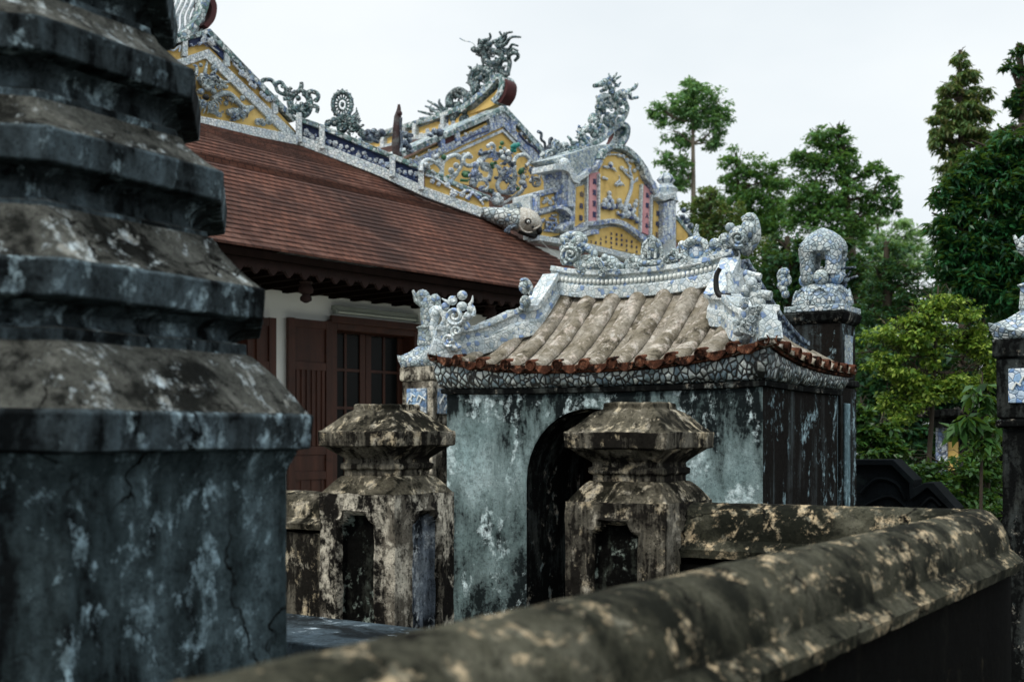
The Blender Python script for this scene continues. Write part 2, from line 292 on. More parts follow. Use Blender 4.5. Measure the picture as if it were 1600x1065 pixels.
THICK = 1.0                                 # fattens the traced mosaic relief
SPLIT = {'frieze_relief': ('frieze_flower', .005), 'ridge_bird': ('ridge_bird_figure', .03), 'gable_relief': ('gable_carving', .03), 'frieze_branch': ('frieze_twig', .0), 'roundel_leaf_spray': ('roundel_leaf', .01),
         'vine_leaf_spray': ('vine_leaf', .01), 'rock_relief': ('carved_rock', .0), 'pine_relief': ('carved_pine', .01), 'lettering': ('character', .004), 'roundel_tail': ('roundel_curl', .0), 'roundel_bloom': ('roundel_bloom_head', .02), 'roundel_tangle': ('roundel_scroll', .0), 'block_relief': ('block_flower', .02), 'pavilion_relief': ('carved_pavilion', .03)}
class MB:
    def __init__(s, frame): s.f = frame; s.V = []; s.F = []; s.I = []; s.UV = {}
    def v(s, x, y, z): s.V.append(s.f.w(x, y, z)); return len(s.V) - 1
    def fc(s, idx, m=0, uv=None):
        s.F.append(tuple(idx)); s.I.append(m)
        if uv: s.UV[len(s.F) - 1] = uv
    def box(s, x0, x1, y0, y1, z0, z1, m=0):
        b = [s.v(x, y, z) for z in (z0, z1) for y in (y0, y1) for x in (x0, x1)]
        for q in ((0,2,3,1), (4,5,7,6), (0,1,5,4), (2,6,7,3), (0,4,6,2), (1,3,7,5)): s.fc([b[i] for i in q], m)
    def prism(s, pts, y0, y1, m=0, ms=None):
        """outline in (x, z), from y0 (front) back to y1"""
        a = sum(p[0]*q[1] - q[0]*p[1] for p, q in zip(pts, pts[1:] + pts[:1]))
        if a < 0: pts = pts[::-1]
        n = len(pts); A = [s.v(p[0], y0, p[1]) for p in pts]; B = [s.v(p[0], y1, p[1]) for p in pts]
        s.fc(A, m); s.fc(B[::-1], m)
        for i in range(n): j = (i + 1) % n; s.fc((A[j], A[i], B[i], B[j]), m if ms is None else ms)
    def plan(s, pts, z0, z1, m=0):
        a = sum(p[0]*q[1] - q[0]*p[1] for p, q in zip(pts, pts[1:] + pts[:1]))
        if a < 0: pts = pts[::-1]
        n = len(pts); A = [s.v(p[0], p[1], z0) for p in pts]; B = [s.v(p[0], p[1], z1) for p in pts]
        s.fc(A[::-1], m); s.fc(B, m)
        for i in range(n): j = (i + 1) % n; s.fc((A[i], A[j], B[j], B[i]), m)
    def loft(s, rings, cap0=True, cap1=True, m=0, mats=None):
        ids = [[s.v(*p) for p in r] for r in rings]; n = len(ids[0])
        for k in range(len(ids) - 1):
            mm = mats[k] if mats else m
            for i in range(n): j = (i + 1) % n; s.fc((ids[k][i], ids[k][j], ids[k+1][j], ids[k+1][i]), mm)
        if cap0: s.fc(ids[0][::-1], mats[0] if mats else m)
        if cap1: s.fc(ids[-1], mats[-1] if mats else m)
    def tube(s, pts, r, n=7, m=0, flat=1.0):
        P = [Vector(p) for p in pts]
        if len(P) < 2: return
        rr = r if isinstance(r, (list, tuple)) else [r] * len(P)
        if len(rr) != len(P):
            rr = [rr[0] + (rr[-1] - rr[0]) * i / (len(P) - 1) for i in range(len(P))]
        rings = []; up = None
        for i, p in enumerate(P):
            t = (P[min(i+1, len(P)-1)] - P[max(i-1, 0)])
            if t.length < 1e-9: t = Vector((0, 0, 1))
            t.normalize()
            if up is None:
                up = Vector((0, 1, 0)) if abs(t.y) < .9 else Vector((1, 0, 0))
            u = (up - t * up.dot(t)); u = u.normalized() if u.length > 1e-6 else t.orthogonal().normalized()
            up = u; w_ = t.cross(u)
            rings.append([tuple(p + (u * math.cos(2*math.pi*k/n) * flat + w_ * math.sin(2*math.pi*k/n)) * rr[i]) for k in range(n)])
        s.loft([list(reversed(g)) for g in rings], m=m)
    def ball(s, c, r, n=9, m=0, rings=6):
        rx, ry, rz = r if isinstance(r, (tuple, list)) else (r, r, r)
        R_ = []
        for k in range(rings + 1):
            th = -math.pi/2 + math.pi * (k + .02) / (rings + .04)
            cr, sr = max(.04, math.cos(th)), math.sin(th)
            R_.append([(c[0] + rx*cr*math.cos(2*math.pi*i/n), c[1] + ry*cr*math.sin(2*math.pi*i/n), c[2] + rz*sr) for i in range(n)])
        s.loft(R_, m=m)
    def grid(s, fn, nu, nv, m=0, uvfn=None):
        ids = [[s.v(*fn(i/nu, j/nv)) for i in range(nu + 1)] for j in range(nv + 1)]
        for j in range(nv):
            for i in range(nu):
                s.fc((ids[j][i], ids[j][i+1], ids[j+1][i+1], ids[j+1][i]), m,
                     [uvfn(a/nu, b/nv) for a, b in ((i, j), (i+1, j), (i+1, j+1), (i, j+1))] if uvfn else None)
    # ---- pixel-traced relief on a vertical plane of a frame
    def st(s, fr, y, pts, r0, r1=None, m=0, n=6, sub=4, flat=1.0, jy=0.0):
        old, s.f = s.f, fr
        r1 = r0 if r1 is None else r1
        P = catmull([(a, b) + (0,) for a, b in pts], sub)
        Q = []; rr = []
        ph = random.random() * 6
        for i, p in enumerate(P):
            x, z, d = fr.at(p[0], p[1], y)
            t = i / max(1, len(P) - 1)
            Q.append((x, y + jy * math.sin(ph + 5 * t), z)); rr.append((r0 + (r1 - r0) * t) * d / FPX * THICK)
        s.tube(Q, rr, n, m, flat); s.f = old
    def bl(s, fr, y, px, py, rx, rz=None, ry=None, m=0, n=9, rings=6):
        old, s.f = s.f, fr
        x, z, d = fr.at(px, py, y); k = d / FPX * (1 + (THICK - 1) * .6)
        rz = rx if rz is None else rz; ry = min(rx, rz) if ry is None else ry
        s.ball((x, y, z), (rx*k, ry*k, rz*k), n, m, rings); s.f = old
    def pg(s, fr, pts, y0, y1, m=0, ms=None):
        old, s.f = s.f, fr
        s.prism([fr.at(px, py, y0)[:2] for px, py in pts], y0, y1, m, ms); s.f = old
    def band(s, fr, pts, wpx, y0, y1, m=0, smooth=False):
        P = [Vector((a, b)) for a, b in (catmull([(a, b, 0) for a, b in pts], 5) if smooth else [(a, b, 0) for a, b in pts])] if False else \
            [Vector((p[0], p[1])) for p in (catmull([(a, b, 0) for a, b in pts], 5) if smooth else pts)]
        w0 = wpx if not isinstance(wpx, (tuple, list)) else wpx[0]; w1 = wpx if not isinstance(wpx, (tuple, list)) else wpx[1]
        up, dn = [], []
        for i, p in enumerate(P):
            t = (P[min(i+1, len(P)-1)] - P[max(i-1, 0)]).normalized(); nrm = Vector((-t.y, t.x))
            k = 1.0
            if 0 < i < len(P) - 1:
                a = (P[i] - P[i-1]).normalized(); k = 1 / max(.45, abs(Vector((-a.y, a.x)).dot(nrm)))
            h = (w0 + (w1 - w0) * i / max(1, len(P)-1)) / 2 * k
            up.append(tuple(p + nrm * h)); dn.append(tuple(p - nrm * h))
        for i in range(len(P) - 1):
            pass
        s.pg(fr, up + dn[::-1], y0, y1, m)
    def flower(s, fr, y, px, py, r, m=0, c=None):
        for k in range(5):
            a = k * 1.2566 + random.random() * .4
            s.bl(fr, y, px + r*.62*math.cos(a), py + r*.62*math.sin(a), r*.5, r*.5, r*.3, m, 6, 4)
        s.bl(fr, y - .01, px, py, r*.35, r*.35, r*.35, m if c is None else c, 6, 4)
    def spiral(s, fr, y, px, py, r, turns=1.6, a0=0, rt=None, m=0, sgn=1, tail=None):
        N = int(10 * turns) + 4; pts = []
        for i in range(N + 1):
            t = i / N; rad = r * (1 - .82 * t); a = a0 + sgn * turns * 2 * math.pi * t
            pts.append((px + rad * math.cos(a), py + rad * math.sin(a)))
        if tail: pts = list(tail) + pts
        rt = rt or r * .24
        s.st(fr, y, pts, rt, rt * .75, m, 6, 2)
    def curls(s, fr, y, px, py, r, n, m=0):
        """a dense little tangle of scrolls, petals and studs around a photo point"""
        for k in range(n):
            a = random.random() * 6.28; d = r * random.random() ** .6
            cx_, cy_ = px + d * math.cos(a), py + d * math.sin(a) * .8
            t = random.random(); q_ = r * random.uniform(.28, .5)
            if t < .5: s.spiral(fr, y - random.random() * .03, cx_, cy_, q_, random.uniform(1.0, 1.6), a, q_ * .26, m, random.choice((-1, 1)))
            elif t < .8: s.st(fr, y - random.random() * .03, [(cx_, cy_), (cx_ + q_ * math.cos(a), cy_ + q_ * math.sin(a)), (cx_ + 2 * q_ * math.cos(a + .7), cy_ + 2 * q_ * math.sin(a + .7))], q_ * .32, q_ * .08, m)
            else: s.bl(fr, y - random.random() * .03, cx_, cy_, q_ * .5, None, None, m, 7, 4)
    def spikes(s, fr, y, pts, r, L_, m=0, side=1, step=3):
        P = catmull([(a, b, 0) for a, b in pts], 5)
        for i in range(2, len(P) - 2, step):
            tx, ty = P[i+1][0] - P[i-1][0], P[i+1][1] - P[i-1][1]; l_ = math.hypot(tx, ty) + 1e-6; nx, ny = -ty / l_ * side, tx / l_ * side
            s.st(fr, y, [(P[i][0] + nx*r*.6, P[i][1] + ny*r*.6), (P[i][0] + nx*(r + L_) + tx/l_*L_*.3, P[i][1] + ny*(r + L_) + ty/l_*L_*.3)], r * .42, r * .1, m)
    def jitter(s, amp, freq=3.0, oct_=3):
        for i, p in enumerate(s.V):
            v = Vector(p) * freq
            d = mnoise.turbulence_vector(v, oct_, False)
            s.V[i] = (p[0] + d.x * amp, p[1] + d.y * amp, p[2] + d.z * amp)
    def clusters(s, margin):
        """split into groups of islands whose bounding boxes touch"""
        par = list(range(len(s.V)))
        def find(a):
            while par[a] != a: par[a] = par[par[a]]; a = par[a]
            return a
        for f in s.F:
            r = find(f[0])
            for i in f[1:]: par[find(i)] = r
        box = {}
        for i, p in enumerate(s.V):
            r = find(i); b = box.setdefault(r, [list(p), list(p)])
            for k in range(3): b[0][k] = min(b[0][k], p[k]); b[1][k] = max(b[1][k], p[k])
        keys = list(box); g = {k: k for k in keys}
        def gf(a):
            while g[a] != a: a = g[a]
            return a
        for i, a in enumerate(keys):
            for c in keys[:i]:
                if gf(a) != gf(c) and all(box[a][0][k] - margin <= box[c][1][k] and box[c][0][k] - margin <= box[a][1][k] for k in range(3)): g[gf(a)] = gf(c)
        out = {}
        for fi, f in enumerate(s.F): out.setdefault(gf(find(f[0])), []).append(fi)
        res = []
        for fl in out.values():
            m = MB(s.f); mp_ = {}
            for fi in fl:
                for i in s.F[fi]:
                    if i not in mp_: mp_[i] = len(m.V); m.V.append(s.V[i])
                m.F.append(tuple(mp_[i] for i in s.F[fi])); m.I.append(s.I[fi])
            res.append(m)
        return res
    def build(s, name, mats, parent=None, smooth=None, bevel=0, seg=2):
        if not s.V: return None
        if name in SPLIT:
            n_, mg = SPLIT[name]; cs = s.clusters(mg)
            for m in cs: o = m.build(n_, mats, parent, smooth, bevel, seg)
            return o
        if parent is None: f, z0 = WORLD, 0
        else: f, z0 = ROOTF[root_of(parent).name]
        me = bpy.data.meshes.new(name)
        me.from_pydata([tuple(a - b for a, b in zip(f.inv(p), (0, 0, z0))) for p in s.V], [], s.F)
        mats = mats if isinstance(mats, (list, tuple)) else [mats]
        for k in mats: me.materials.append(M[k] if isinstance(k, str) else k)
        me.polygons.foreach_set('material_index', np.array(s.I, dtype=np.int32))
        if s.UV:
            uv = me.uv_layers.new(name='UVMap')
            for k, co in s.UV.items():
                for li, c in zip(me.polygons[k].loop_indices, co): uv.data[li].uv = c
        me.validate(); me.update()
        if smooth is not None:
            me.polygons.foreach_set('use_smooth', np.ones(len(me.polygons), dtype=bool))
            me.set_sharp_from_angle(angle=R(smooth))
        o = new_obj(name, me)
        if parent is not None: o.parent = parent
        if bevel:
            b = o.modifiers.new('bevel', 'BEVEL'); b.width = bevel; b.segments = seg; b.limit_method = 'ANGLE'; b.angle_limit = R(35)
        return o
def tag(o, label=None, cat=None, group=None, kind=None):
    if label: o['label'] = label
    if cat: o['category'] = cat
    if group: o['group'] = group
    if kind: o['kind'] = kind
    return o
def crop(x0, y0, sc_): return lambda *pts: [(x0 + a / sc_, y0 + b / sc_) for a, b in pts]

# ------------------------------------------------------------------ ground
g = MB(WORLD)
def gz(u, v):
    x, y = -60 + 120 * u, -20 + 120 * v
    return (x, y, .06 * mnoise.noise(Vector((x * .3, y * .3, 0))) - .07)
g.grid(gz, 60, 60)
tag(g.build('ground', 'soil', None, 60), kind='structure')

pv = MB(Frame(-1.79, 11.0, 50.0)); pv.box(-9, 10, -3.6, -1.75, -.2, .02)
tag(pv.build('bounce_paving', 'paving'), kind='structure')  # unseen pale strip, added to bounce light up onto the temple wall
AE = 33.0                                   # bearing of the enclosure's depth axis
def enc(x, y): return Frame(x, y, -AE)      # local x runs right and towards the camera, local y runs away

# ------------------------------------------------------------------ octagonal stupa on the left
def oct_ring(a, z, nsub=6):
    c = []
    for k in range(8):
        th = R(22.5 + 45 * k); r = a / math.cos(R(22.5)); c.append((r * math.cos(th), r * math.sin(th)))
    out = []
    for k in range(8):
        p, q_ = c[k], c[(k+1) % 8]
        for i in range(nsub): t = i / nsub; out.append((p[0] + (q_[0]-p[0])*t, p[1] + (q_[1]-p[1])*t, z))
    return out
def stupa():
    f = Frame(-1.28, 2.80, 90 - 122 + 0.0)   # a face normal points along local x
    t = thing('octagonal_stupa', 'tall dark tiered octagonal stone stupa filling the left edge, streaked with mould', 'stupa', f)
    def part(name, prof, mats, lay, amp=.004, nsub=10):
        b = MB(f); pr = [prof[0]]; ml = []
        for i in range(1, len(prof)):
            (a0, z0), (a1, z1) = prof[i-1], prof[i]
            n = max(1, int(math.hypot(a1-a0, z1-z0) / .03))
            for k in range(1, n + 1): pr.append((a0 + (a1-a0)*k/n, z0 + (z1-z0)*k/n)); ml.append(lay[i-1])
        b.loft([oct_ring(a, z, nsub) for a, z in pr], mats=ml)
        b.jitter(amp * .45, 5, 1); b.jitter(amp * .6, 24, 3)
        return b.build(name, mats, t, 32, .004)
    e = EYE
    part('body', [(.76, 0), (.76, .16), (.715, .2), (.708, e-.085), (.715, e-.07), (.73, e-.045), (.735, e-.032)], ['stupa_body'], [0]*6, .003)
    def tier(a, zb, zt, zs, ac, zc, k=0.0):         # slab bottom, slab top, slope top, collar apothem, collar top
        h = zs - zt; d = a - ac
        part('tier_roof', [(a-.045, zb-.004), (a-.006, zb), (a, zt-.006), (a-.012, zt), (a-.012-d*.20, zt+h*(.18+.1*k)), (a-.012-d*.45, zt+h*(.48+.16*k)), (a-.012-d*.68, zt+h*(.76+.12*k)), (ac+.012, zs), (ac, zs+.004), (ac, zc), (ac-.02, zc+.002)],
             ['stupa_side', 'stupa_top'], [0, 0, 0, 1, 1, 1, 1, 1, 0, 1])
    tier(.77, e-.03, e+.05, e+.182, .618, e+.212, .8)
    part('tier_neck', [(.60, e+.21), (.575, e+.222), (.572, e+.245), (.60, e+.262), (.635, e+.272)], ['stupa_side'], [0]*4)
    tier(.662, e+.27, e+.345, e+.462, .53, e+.478)
    part('tier_neck', [(.515, e+.476), (.49, e+.49), (.488, e+.52), (.51, e+.54), (.54, e+.552)], ['stupa_side'], [0]*4)
    tier(.567, e+.55, e+.622, e+.70, .458, e+.722)
    part('tier_neck', [(.445, e+.72), (.42, e+.735), (.42, e+.765), (.44, e+.782), (.47, e+.795)], ['stupa_side'], [0]*4)
    tier(.50, e+.792, e+.866, e+.945, .395, e+.966)
    part('tier_neck', [(.38, e+.964), (.36, e+.975), (.36, e+1.0), (.38, e+1.02), (.40, e+1.03)], ['stupa_side'], [0]*4)
    tier(.44, e+1.028, e+1.10, e+1.18, .33, e+1.20)
    part('finial', [(.30, e+1.198), (.26, e+1.25), (.30, e+1.32), (.22, e+1.45), (.08, e+1.6), (.03, e+1.7)], ['stupa_side'], [0]*5)
stupa()

# ------------------------------------------------------------------ low enclosure wall
WA, WC, WP = (-.24, 1.23), (1.52, 3.755), (.52, 4.23)
RZ = EYE - .24
def coping_prof():
    pr = []
    for k in range(15):
        a = math.pi * k / 14
        pr.append((-.105 * math.cos(a), -.125 + .125 * math.sin(a)))
    return [(-.112, -.192), (-.142, -.186), (-.146, -.158)] + pr + [(.146, -.158), (.142, -.186), (.112, -.192)]
def sweep(mb, path, prof, step=.025, m=0):
    P = [Vector((a, b)) for a, b in path]; pts = []
    for i in range(len(P) - 1):
        n = max(2, int((P[i+1] - P[i]).length / step))
        for k in range(n + (1 if i == len(P) - 2 else 0)): pts.append(P[i].lerp(P[i+1], k / n))
    rings = []
    for i, p in enumerate(pts):
        t = (pts[min(i+4, len(pts)-1)] - pts[max(i-4, 0)]).normalized(); nr = Vector((t.y, -t.x))
        rings.append([(p.x + nr.x * q_, p.y + nr.y * q_, z) for q_, z in prof])
    mb.loft([r[::-1] for r in rings], m=m)
d0 = Vector(WC) - Vector(WA); d0.normalize()
start = Vector(WA) - d0 * 2.3
fw = thing('low_wall', 'low stone wall with rounded lichen-spotted coping running from the foreground to the right corner', 'wall', enc(WC[0], WC[1]))
path = [tuple(start), tuple(Vector(WC) - d0 * .05), WC, WP]
cm = MB(WORLD); sweep(cm, path, [(q_, RZ + z) for q_, z in coping_prof()], .022)
cm.jitter(.0008, 4, 1); cm.jitter(.0022, 34, 3); cm.build('coping', 'coping', fw, 40)
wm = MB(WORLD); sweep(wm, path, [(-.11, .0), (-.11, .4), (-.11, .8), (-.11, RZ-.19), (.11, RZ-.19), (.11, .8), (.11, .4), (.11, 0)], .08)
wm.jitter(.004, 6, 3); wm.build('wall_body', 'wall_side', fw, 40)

def panel_depth(u, z, hw, zt, notch=.045, dep=.024):
    """recess depth of a framed panel with scooped top corners"""
    def inside(hw, zt, nt_):
        d = min(hw - abs(u), zt - z)
        c = math.hypot(abs(u) - hw, z - zt) - nt_
        return min(d, c)
    d = inside(hw, zt, notch)
    if d < 0: return 0 if d < -.022 else -.011 * math.sin(math.pi * -d / .022)
    return dep * min(1, d / .012)
pn = MB(enc(WC[0], WC[1]))                   # recessed panel on the back wall, seen over the near coping
pf = Frame(WC[0], WC[1], math.degrees(math.atan2(WC[1]-WP[1], WC[0]-WP[0])))
pn.f = pf
def wallface(u, v):
    x = -1.02 + .98 * u; z = .5 + (RZ - .21 - .5) * v
    d = panel_depth(x + .50, z, .30, RZ - .275, .035, .03)
    return (x, -.145 + d, z)
pn.grid(wallface, 70, 50)
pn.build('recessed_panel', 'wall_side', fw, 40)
# wall stub left of the left pillar
lf = enc(-.52, 4.66)
lw = thing('low_wall', 'low mouldy stone wall section left of the left fence pillar, partly hidden by the stupa', 'wall', lf)
c2 = MB(lf); c2.f = WORLD
e0, e1 = lf.w(-2.1, 0, 0)[:2], lf.w(-.12, 0, 0)[:2]
sweep(c2, [e0, e1], [(q_, EYE - .235 + z * .8) for q_, z in coping_prof()], .03); c2.jitter(.006, 7, 4); c2.build('coping', 'pillar_top', lw, 40)
c3 = MB(lf); c3.f = WORLD
sweep(c3, [e0, e1], [(-.12, 0), (-.12, EYE-.40), (.12, EYE-.40), (.12, 0)], .06); c3.jitter(.004, 6, 3); c3.build('wall_body', 'pillar', lw, 40)

# ------------------------------------------------------------------ the two fence pillars
def sq_ring(h, z, n=14):
    c = [(-h, -h), (h, -h), (h, h), (-h, h)]; out = []
    for k in range(4):
        p, q_ = c[k], c[(k+1) % 4]
        for i in range(n): t = i / n; out.append((p[0]+(q_[0]-p[0])*t, p[1]+(q_[1]-p[1])*t, z))
    return out
def fence_pillar(fr, label, w_=.39, top=0.0, skin='pillar'):
    t = thing('fence_pillar', label, 'pillar', fr, group='pillars at the fence opening')
    h = w_ / 2; zb = EYE - .236 + top
    b = MB(fr)
    for k in range(4):
        a = k * math.pi / 2; ca, sa = math.cos(a), math.sin(a)
        def face(u, v):
            x = -h + w_ * u; z = zb * v
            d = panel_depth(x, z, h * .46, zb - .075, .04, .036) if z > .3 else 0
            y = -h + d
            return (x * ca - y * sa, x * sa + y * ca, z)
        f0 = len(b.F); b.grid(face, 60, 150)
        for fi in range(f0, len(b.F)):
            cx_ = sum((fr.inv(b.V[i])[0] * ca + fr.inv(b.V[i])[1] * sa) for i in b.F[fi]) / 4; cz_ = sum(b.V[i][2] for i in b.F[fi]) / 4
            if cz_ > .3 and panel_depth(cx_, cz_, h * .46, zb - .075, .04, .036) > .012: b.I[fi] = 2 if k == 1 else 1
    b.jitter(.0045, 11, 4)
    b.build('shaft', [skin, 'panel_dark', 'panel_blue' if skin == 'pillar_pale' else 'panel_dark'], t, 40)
    def lay(name, prof, mats, lays, amp=.004):
        m_ = MB(fr); pr = [prof[0]]; ml = []
        for i in range(1, len(prof)):
            (a0, z0), (a1, z1) = prof[i-1], prof[i]
            n = max(1, int(math.hypot(a1-a0, z1-z0) / .014))
            for k in range(1, n + 1): pr.append((a0+(a1-a0)*k/n, z0+(z1-z0)*k/n)); ml.append(lays[i-1])
        m_.loft([sq_ring(a, z) for a, z in pr], mats=ml); m_.jitter(amp, 11, 4)
        return m_.build(name, mats, t, 42, .004)
    z = EYE + top
    lay('shoulder', [(h-.002, z-.237), (h-.010, z-.226), (h*.86, z-.203), (h*.75, z-.178), (h*.68, z-.166)], ['pillar_top'], [0]*4)
    lay('neck', [(h*.64, z-.168), (h*.64, z-.142), (h*.70, z-.138), (h*.70, z-.118), (h*.64, z-.114), (h*.64, z-.098), (h*.72, z-.084), (h*.88, z-.06), (h*.95, z-.049)], ['pillar'], [0]*8)
    lay('cap', [(h*.95, z-.05), (h+.004, z-.047), (h+.006, z+.012), (h-.004, z+.016), (h*.80, z+.05), (h*.62, z+.085), (h*.50, z+.098), (h*.50, z+.118), (h*.47, z+.121)], ['pillar', 'pillar_top'], [0, 0, 1, 1, 1, 1, 1, 1])
    return t
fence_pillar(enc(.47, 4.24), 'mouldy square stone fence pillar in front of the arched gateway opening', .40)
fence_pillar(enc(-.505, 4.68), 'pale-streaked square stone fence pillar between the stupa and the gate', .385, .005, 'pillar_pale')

# stone slab at the foot of the pillar
sf = enc(-.62, 3.95)
st_ = thing('stone_slab', 'flat wet grey stone slab lying beside the stupa foot', 'slab', sf)
b = MB(sf); b.box(-.62, .22, -.2, .24, .86, .925); b.build('slab_top', 'slab', st_, None, .006)
b = MB(sf); b.box(-.55, -.35, -.13, .17, 0, .858); b.box(-.0, .16, -.13, .17, 0, .858); b.build('support', 'wall_side', st_, None, .006)

# ------------------------------------------------------------------ arched gateway with tiled roof
G = enc(-.404, 7.06)
GW, GD, OV = 2.03, 1.26, .085
gate = thing('gateway', 'small arched masonry gateway with mossy barrel-tile roof and porcelain ridge dragons', 'gate', G)
def arch(cx, r, zs, n=18): return [(cx + r * math.cos(math.pi * k / n), zs + r * math.sin(math.pi * k / n)) for k in range(n + 1)]
GZ = EYE + .275
wmb = MB(G)
ac, ar, azs = 1.0, .415, 1.335
front = [(0, 0), (0, GZ), (GW, GZ), (GW, 0), (ac + ar, 0)] + arch(ac, ar, azs) + [(ac - ar, 0)]
pts = front; A = [wmb.v(p[0], 0, p[1]) for p in pts]; B_ = [wmb.v(p[0], GD, p[1]) for p in pts]
wmb.fc(A[::-1], 0); wmb.fc(B_, 0)
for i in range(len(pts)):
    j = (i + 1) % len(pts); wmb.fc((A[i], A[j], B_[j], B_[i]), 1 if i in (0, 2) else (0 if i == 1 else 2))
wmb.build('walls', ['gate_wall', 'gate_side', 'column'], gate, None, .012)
dm = MB(G); dm.f = G
dm.box(ac-ar-.02, ac-.004, GD*.55, GD*.55+.04, 0, azs+.1); dm.box(ac+.004, ac+ar+.02, GD*.55, GD*.55+.04, 0, azs+.1)
dm.prism(arch(ac, ar+.02, azs+.102), GD*.55, GD*.55+.04)
dm.build('door', 'dark_wood', gate, None, .006)
# eave line: distance along each side 0..1 -> lift at the corners
ZE = EYE + .385
def lift(s): return .10 * abs(2 * s - 1) ** 2.6
def slift(t): return .10 * max(0, 1 - t) ** 3
def ring_side(off, z, n=26):
    """closed ring around the gate plan, offset outwards, with raised corners"""
    x0, x1, y0, y1 = -off, GW + off, -off, GD + off; out = []
    for k, ((ax, ay), (bx, by)) in enumerate((((x0,y0),(x1,y0)), ((x1,y0),(x1,y1)), ((x1,y1),(x0,y1)), ((x0,y1),(x0,y0)))):
        for i in range(n):
            t = i / n; lf_ = (lift(t), slift(t), 0, slift(1 - t))[k]; out.append((ax + (bx-ax)*t, ay + (by-ay)*t, z + lf_ * max(.12, min(1, (z - GZ) / (ZE - .035 - GZ)))))
    return out
cb = MB(G)
rings = [ring_side(.004, GZ-.035), ring_side(.022, GZ-.03), ring_side(.024, GZ-.006), ring_side(.012, GZ)]
cb.loft(rings, m=0); cb.build('moulding', 'column', gate, 50)
cb = MB(G)
cb.loft([ring_side(.008, GZ+.0), ring_side(.03, GZ+.01), ring_side(.052, GZ+.05), ring_side(.05, ZE-.035), ring_side(.03, ZE-.03)]); cb.jitter(.003, 16, 3)
cb.build('cornice', 'shard', gate, 50)
RIDGE_Z, INS = EYE + .885, .42
YR = GD / 2
def slope_z(y, s, back=0):
    """front slope height at plan y, with the eave lift at fraction s along the front"""
    v = max(0, (y + OV) / (YR + OV)); return ZE + (0 if back else lift(s)) * (1 - v) ** 2 + (RIDGE_Z - ZE) * v ** 1.42
def ymax(x): return YR if INS <= x <= GW - INS else max(-OV + .01, min(x, GW - x))
rm = MB(G)                                   # bed of the roof: both slopes and the two hipped ends
for sgn in (0, 1):
    def bed(u, v):
        x = -OV + (GW + 2*OV) * u; y = -OV + (ymax(x) + OV) * v
        z = slope_z(y, u, sgn); yy = y if sgn == 0 else GD - y
        return (x, yy, z - .012)
    rm.grid(bed, 60, 14)
def xmax(y): return min(INS, y, GD - y)
def hipz(x, s): v = max(0, (x + OV) / (INS + OV)); return ZE + slift(s)*(1-v)**2 + (slope_z(INS, .2) - ZE) * v ** 1.25
for sgn in (0, 1):
    def bed2(u, v):
        y = -OV + (GD + 2*OV) * u; x = -OV + (max(-OV + .01, xmax(y)) + OV) * v
        return (x if sgn == 0 else GW - x, y, hipz(x, u) - .012)
    rm.grid(bed2, 40, 10)
rm.build('roof_bed', 'moss_tile', gate, 60)
NB = 12
xs = [-OV + .05 + (GW + 2*OV - .1) * i / NB for i in range(NB + 1)]
bm_ = MB(G)
def half_pipe(mb, P, r, flip=1, seed=0):
    rings = []
    for i, p in enumerate(P):
        k = 1 + .10 * mnoise.noise(Vector((p[0]*9 + seed, p[1]*9, i * .4)))
        t = Vector(P[min(i+1, len(P)-1)]) - Vector(P[max(i-1, 0)]); t.normalize()
        side = Vector((-t.y, t.x, 0)).normalized(); up = side.cross(t) * -1
        if up.z < 0: up = -up
        rings.append([tuple(Vector(p) + side * math.cos(a) * r * 1.42 * k + up * (math.sin(a) * r * .92 * k - .004)) for a in [math.pi * j / 8 for j in range(9)]])
    for g_ in rings: g_.append(tuple((Vector(g_[0]) + Vector(g_[8])) / 2 - Vector((0, 0, .02))))
    mb.loft(rings)
for i, x in enumerate(xs):
    s = (x + OV) / (GW + 2*OV); ym = ymax(x) - .01
    if ym - (-OV) < .04: continue
    n = max(3, int((ym + OV) / .035))
    P = [(x, -OV + .015 + (ym + OV - .015) * k / n, slope_z(-OV + .015 + (ym + OV - .015) * k / n, s)) for k in range(n + 1)]
    half_pipe(bm_, P, .041, seed=i); half_pipe(bm_, [(p[0], GD - p[1], slope_z(p[1], s, 1)) for p in P], .041, seed=i + 50)
ys = [-OV + .05 + (GD + 2*OV - .1) * i / 8 for i in range(9)]
for sgn in (0, 1):
    for i, y in enumerate(ys):
        s = (y + OV) / (GD + 2*OV); xm = xmax(y)
        if xm + OV < .05: continue
        P = [(-OV + .015 + (xm + OV - .02) * k / 8, y, hipz(-OV + .015 + (xm + OV - .02) * k / 8, s)) for k in range(9)]
        if sgn: P = [(GW - p[0], p[1], p[2]) for p in P]
        half_pipe(bm_, P, .038, seed=i + 90)
bm_.jitter(.004, 14, 3)
bm_.build('tile_covering', 'moss_tile', gate, 60)
